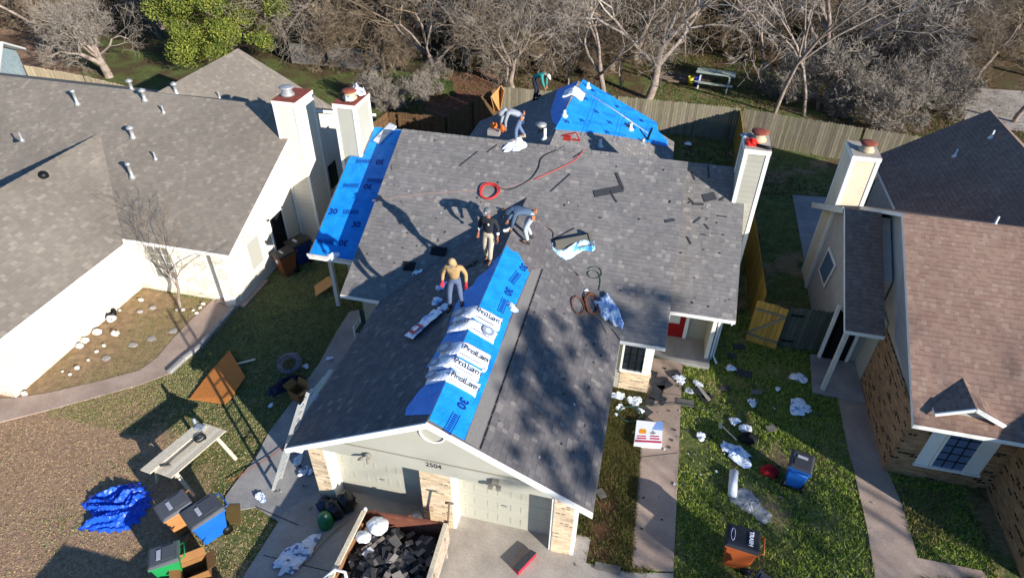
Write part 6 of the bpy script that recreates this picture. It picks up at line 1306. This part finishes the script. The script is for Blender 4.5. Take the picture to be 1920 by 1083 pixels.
        m=MB(); m.blob(H_-f*.015+up*.025,(.1,.1,.095),5,.06,12,8,sm=True); m.build('hair',solid('hair_'+hair,hair,.7),o)
    if belt:
        m=MB(); rr=random.Random(3); B_=plain('belt_leather',belt,.7,.2,9)
        for s_ in (-1,1): m.box(tuple(j['pel']+rt*s_*.17-Vector((.045,.05,.1))),tuple(j['pel']+rt*s_*.17+Vector((.045,.05,.04))))
        m.box(tuple(j['pel']-f*.15-Vector((.07,.03,.08))),tuple(j['pel']-f*.15+Vector((.07,.03,.04)))); m.build('tool_belt',B_,o,bevel=.015)
    return o
def drop(P,pl_,rz,loc):   # height of the roof surface under a local foot offset
    c,s=math.cos(rz),math.sin(rz); x=loc.x+P[0]*c-P[1]*s; y=loc.y+P[0]*s+P[1]*c; return pl_.z(x,y)-loc.z
def feet(J,pl_,rz,loc):
    for k in ('L','R'):
        a=Vector(J['a'+k]); dz=drop(a,pl_,rz,loc); J['a'+k]=(a.x,a.y,dz+.085+a.z); t_=Vector(J['t'+k]); J['t'+k]=(t_.x,t_.y,drop(t_,pl_,rz,loc)+.035)
    return J
# man in the black shirt, walking toward the camera
loc=PGL.at(917,490); rz=math.pi-.12
J=dict(pel=(0,0,.96),ch=(0,.03,1.36),nk=(0,.03,1.53),hd=(0,.075,1.68),face=(.08,1,-.35),sL=(-.19,.02,1.43),eL=(-.27,-.02,1.15),wL=(-.29,.08,.9),sR=(.19,.02,1.43),eR=(.28,-.06,1.16),wR=(.31,.0,.9),
 hL=(-.1,0,.9),kL=(-.1,.12,.5),aL=(-.09,.14,0),tL=(-.1,.34,0),hR=(.1,0,.9),kR=(.1,.05,.48),aR=(.12,-.16,0),tR=(.13,.03,0),grip=.6)
person('man in black shirt, grey cap and tan trousers standing beside the ridge of the roof',loc,rz,feet(J,PGL,rz,loc),'24262b','b0a48f','4a3c30','6d6f70','cap',badge=True,sleeve=.45,skin='a0654e',sc=1.0)
# tan hooded man with red gloves
loc=PGL.at(855,573); rz=math.pi+.15
J=dict(pel=(0,0,.95),ch=(0,.06,1.33),nk=(0,.1,1.5),hd=(.02,.19,1.62),face=(0,1,-.75),sL=(-.2,.05,1.4),eL=(-.32,.0,1.14),wL=(-.33,.1,.88),sR=(.2,.05,1.4),eR=(.31,.0,1.14),wR=(.33,.1,.9),
 hL=(-.11,0,.9),kL=(-.15,.08,.49),aL=(-.17,.02,0),tL=(-.2,.22,0),hR=(.11,0,.9),kR=(.15,.1,.48),aR=(.17,.06,0),tR=(.2,.26,0),grip=.5)
person('man in tan hooded sweatshirt, blue jeans and red gloves on the shaded slope',loc,rz,feet(J,PGL,rz,loc),'a98b5e','56647e','2d2a28','b0946a','hood',gloves='d22a3f',sc=.94,fat=1.04,hair='7a7068')
# bending man in slate blue sweatshirt
loc=PGR.at(984,449); rz=math.pi/2+.25
J=dict(pel=(0,-.22,.9),ch=(0,.22,1.08),nk=(0,.4,1.02),hd=(0,.53,.95),face=(0,.55,-.85),sL=(-.19,.3,1.03),eL=(-.24,.38,.74),wL=(-.16,.42,.5),sR=(.19,.3,1.03),eR=(.26,.4,.76),wR=(.2,.52,.54),
 hL=(-.1,-.2,.86),kL=(-.14,.02,.48),aL=(-.16,-.08,0),tL=(-.17,.13,0),hR=(.1,-.2,.86),kR=(.16,-.02,.46),aR=(.2,-.2,0),tR=(.21,.0,0),grip=1.2)
ob=person('man in slate blue hoodie bent double over the garage ridge working with a nail gun',loc,rz,feet(J,PGR,rz,loc),'4c5f74','a3abb0','3a322c','35455c','hood',belt='b8744c',hair='1e232b')
p=PGL.at(955,432); m=MB(); M=PGL.frame(p,.3); m.box((-.12,-.05,.0),(.1,.04,.1),0,M); m.box((-.17,-.04,.03),(-.1,.03,.12),0,M); tag(m.build('nail_gun',WHT2,None,bevel=.01),'white nail gun under the bent man hand at the ridge','nail gun')
# grey hooded man bending on the main ridge
RZP=Plane((0,20.2,ZR),0,0); loc=Vector(RZP.at(966,262)); rz=math.pi/2+.35
J=dict(pel=(0,-.2,.88),ch=(0,.2,1.12),nk=(0,.36,1.07),hd=(0,.5,.98),face=(0,.6,-.8),sL=(-.18,.28,1.08),eL=(-.22,.38,.78),wL=(-.15,.36,.5),sR=(.18,.28,1.08),eR=(.24,.42,.8),wR=(.14,.5,.55),
 hL=(-.1,-.2,.86),kL=(-.16,.0,.46),aL=(-.2,.0,.08),tL=(-.21,.2,.04),hR=(.1,-.2,.86),kR=(.14,-.14,.44),aR=(.18,-.34,.08),tR=(.19,-.13,.04),grip=1.1)
person('man in light grey hoodie and blue jeans bending over the main ridge',loc,rz,J,'8f949c','5f6f8e','9a8a78','9a9ea5','hood',belt='8a5c46',hair='30343a',sc=.98)
# teal man at the rear ridge
loc=Vector(PRL.at(1008,184)); rz=-math.pi/2-.2
J=dict(pel=(0,-.2,.9),ch=(0,.16,1.15),nk=(0,.32,1.12),hd=(0,.45,1.04),face=(0,.7,-.7),sL=(-.19,.24,1.1),eL=(-.23,.3,.82),wL=(-.17,.34,.55),sR=(.19,.24,1.1),eR=(.24,.3,.84),wR=(.18,.4,.58),
 hL=(-.1,-.2,.86),kL=(-.14,-.04,.46),aL=(-.16,-.1,0),tL=(-.17,.1,0),hR=(.1,-.2,.86),kR=(.14,-.02,.46),aR=(.18,-.1,0),tR=(.19,.1,0),grip=1.1)
person('man in teal shirt bending on the far end of the rear roof',loc,rz,feet(J,PRL,rz,loc),'2f8a80','20242e','22201f','c9c4b8','cap',skin='a86f55',sleeve=1.,sc=1.02)
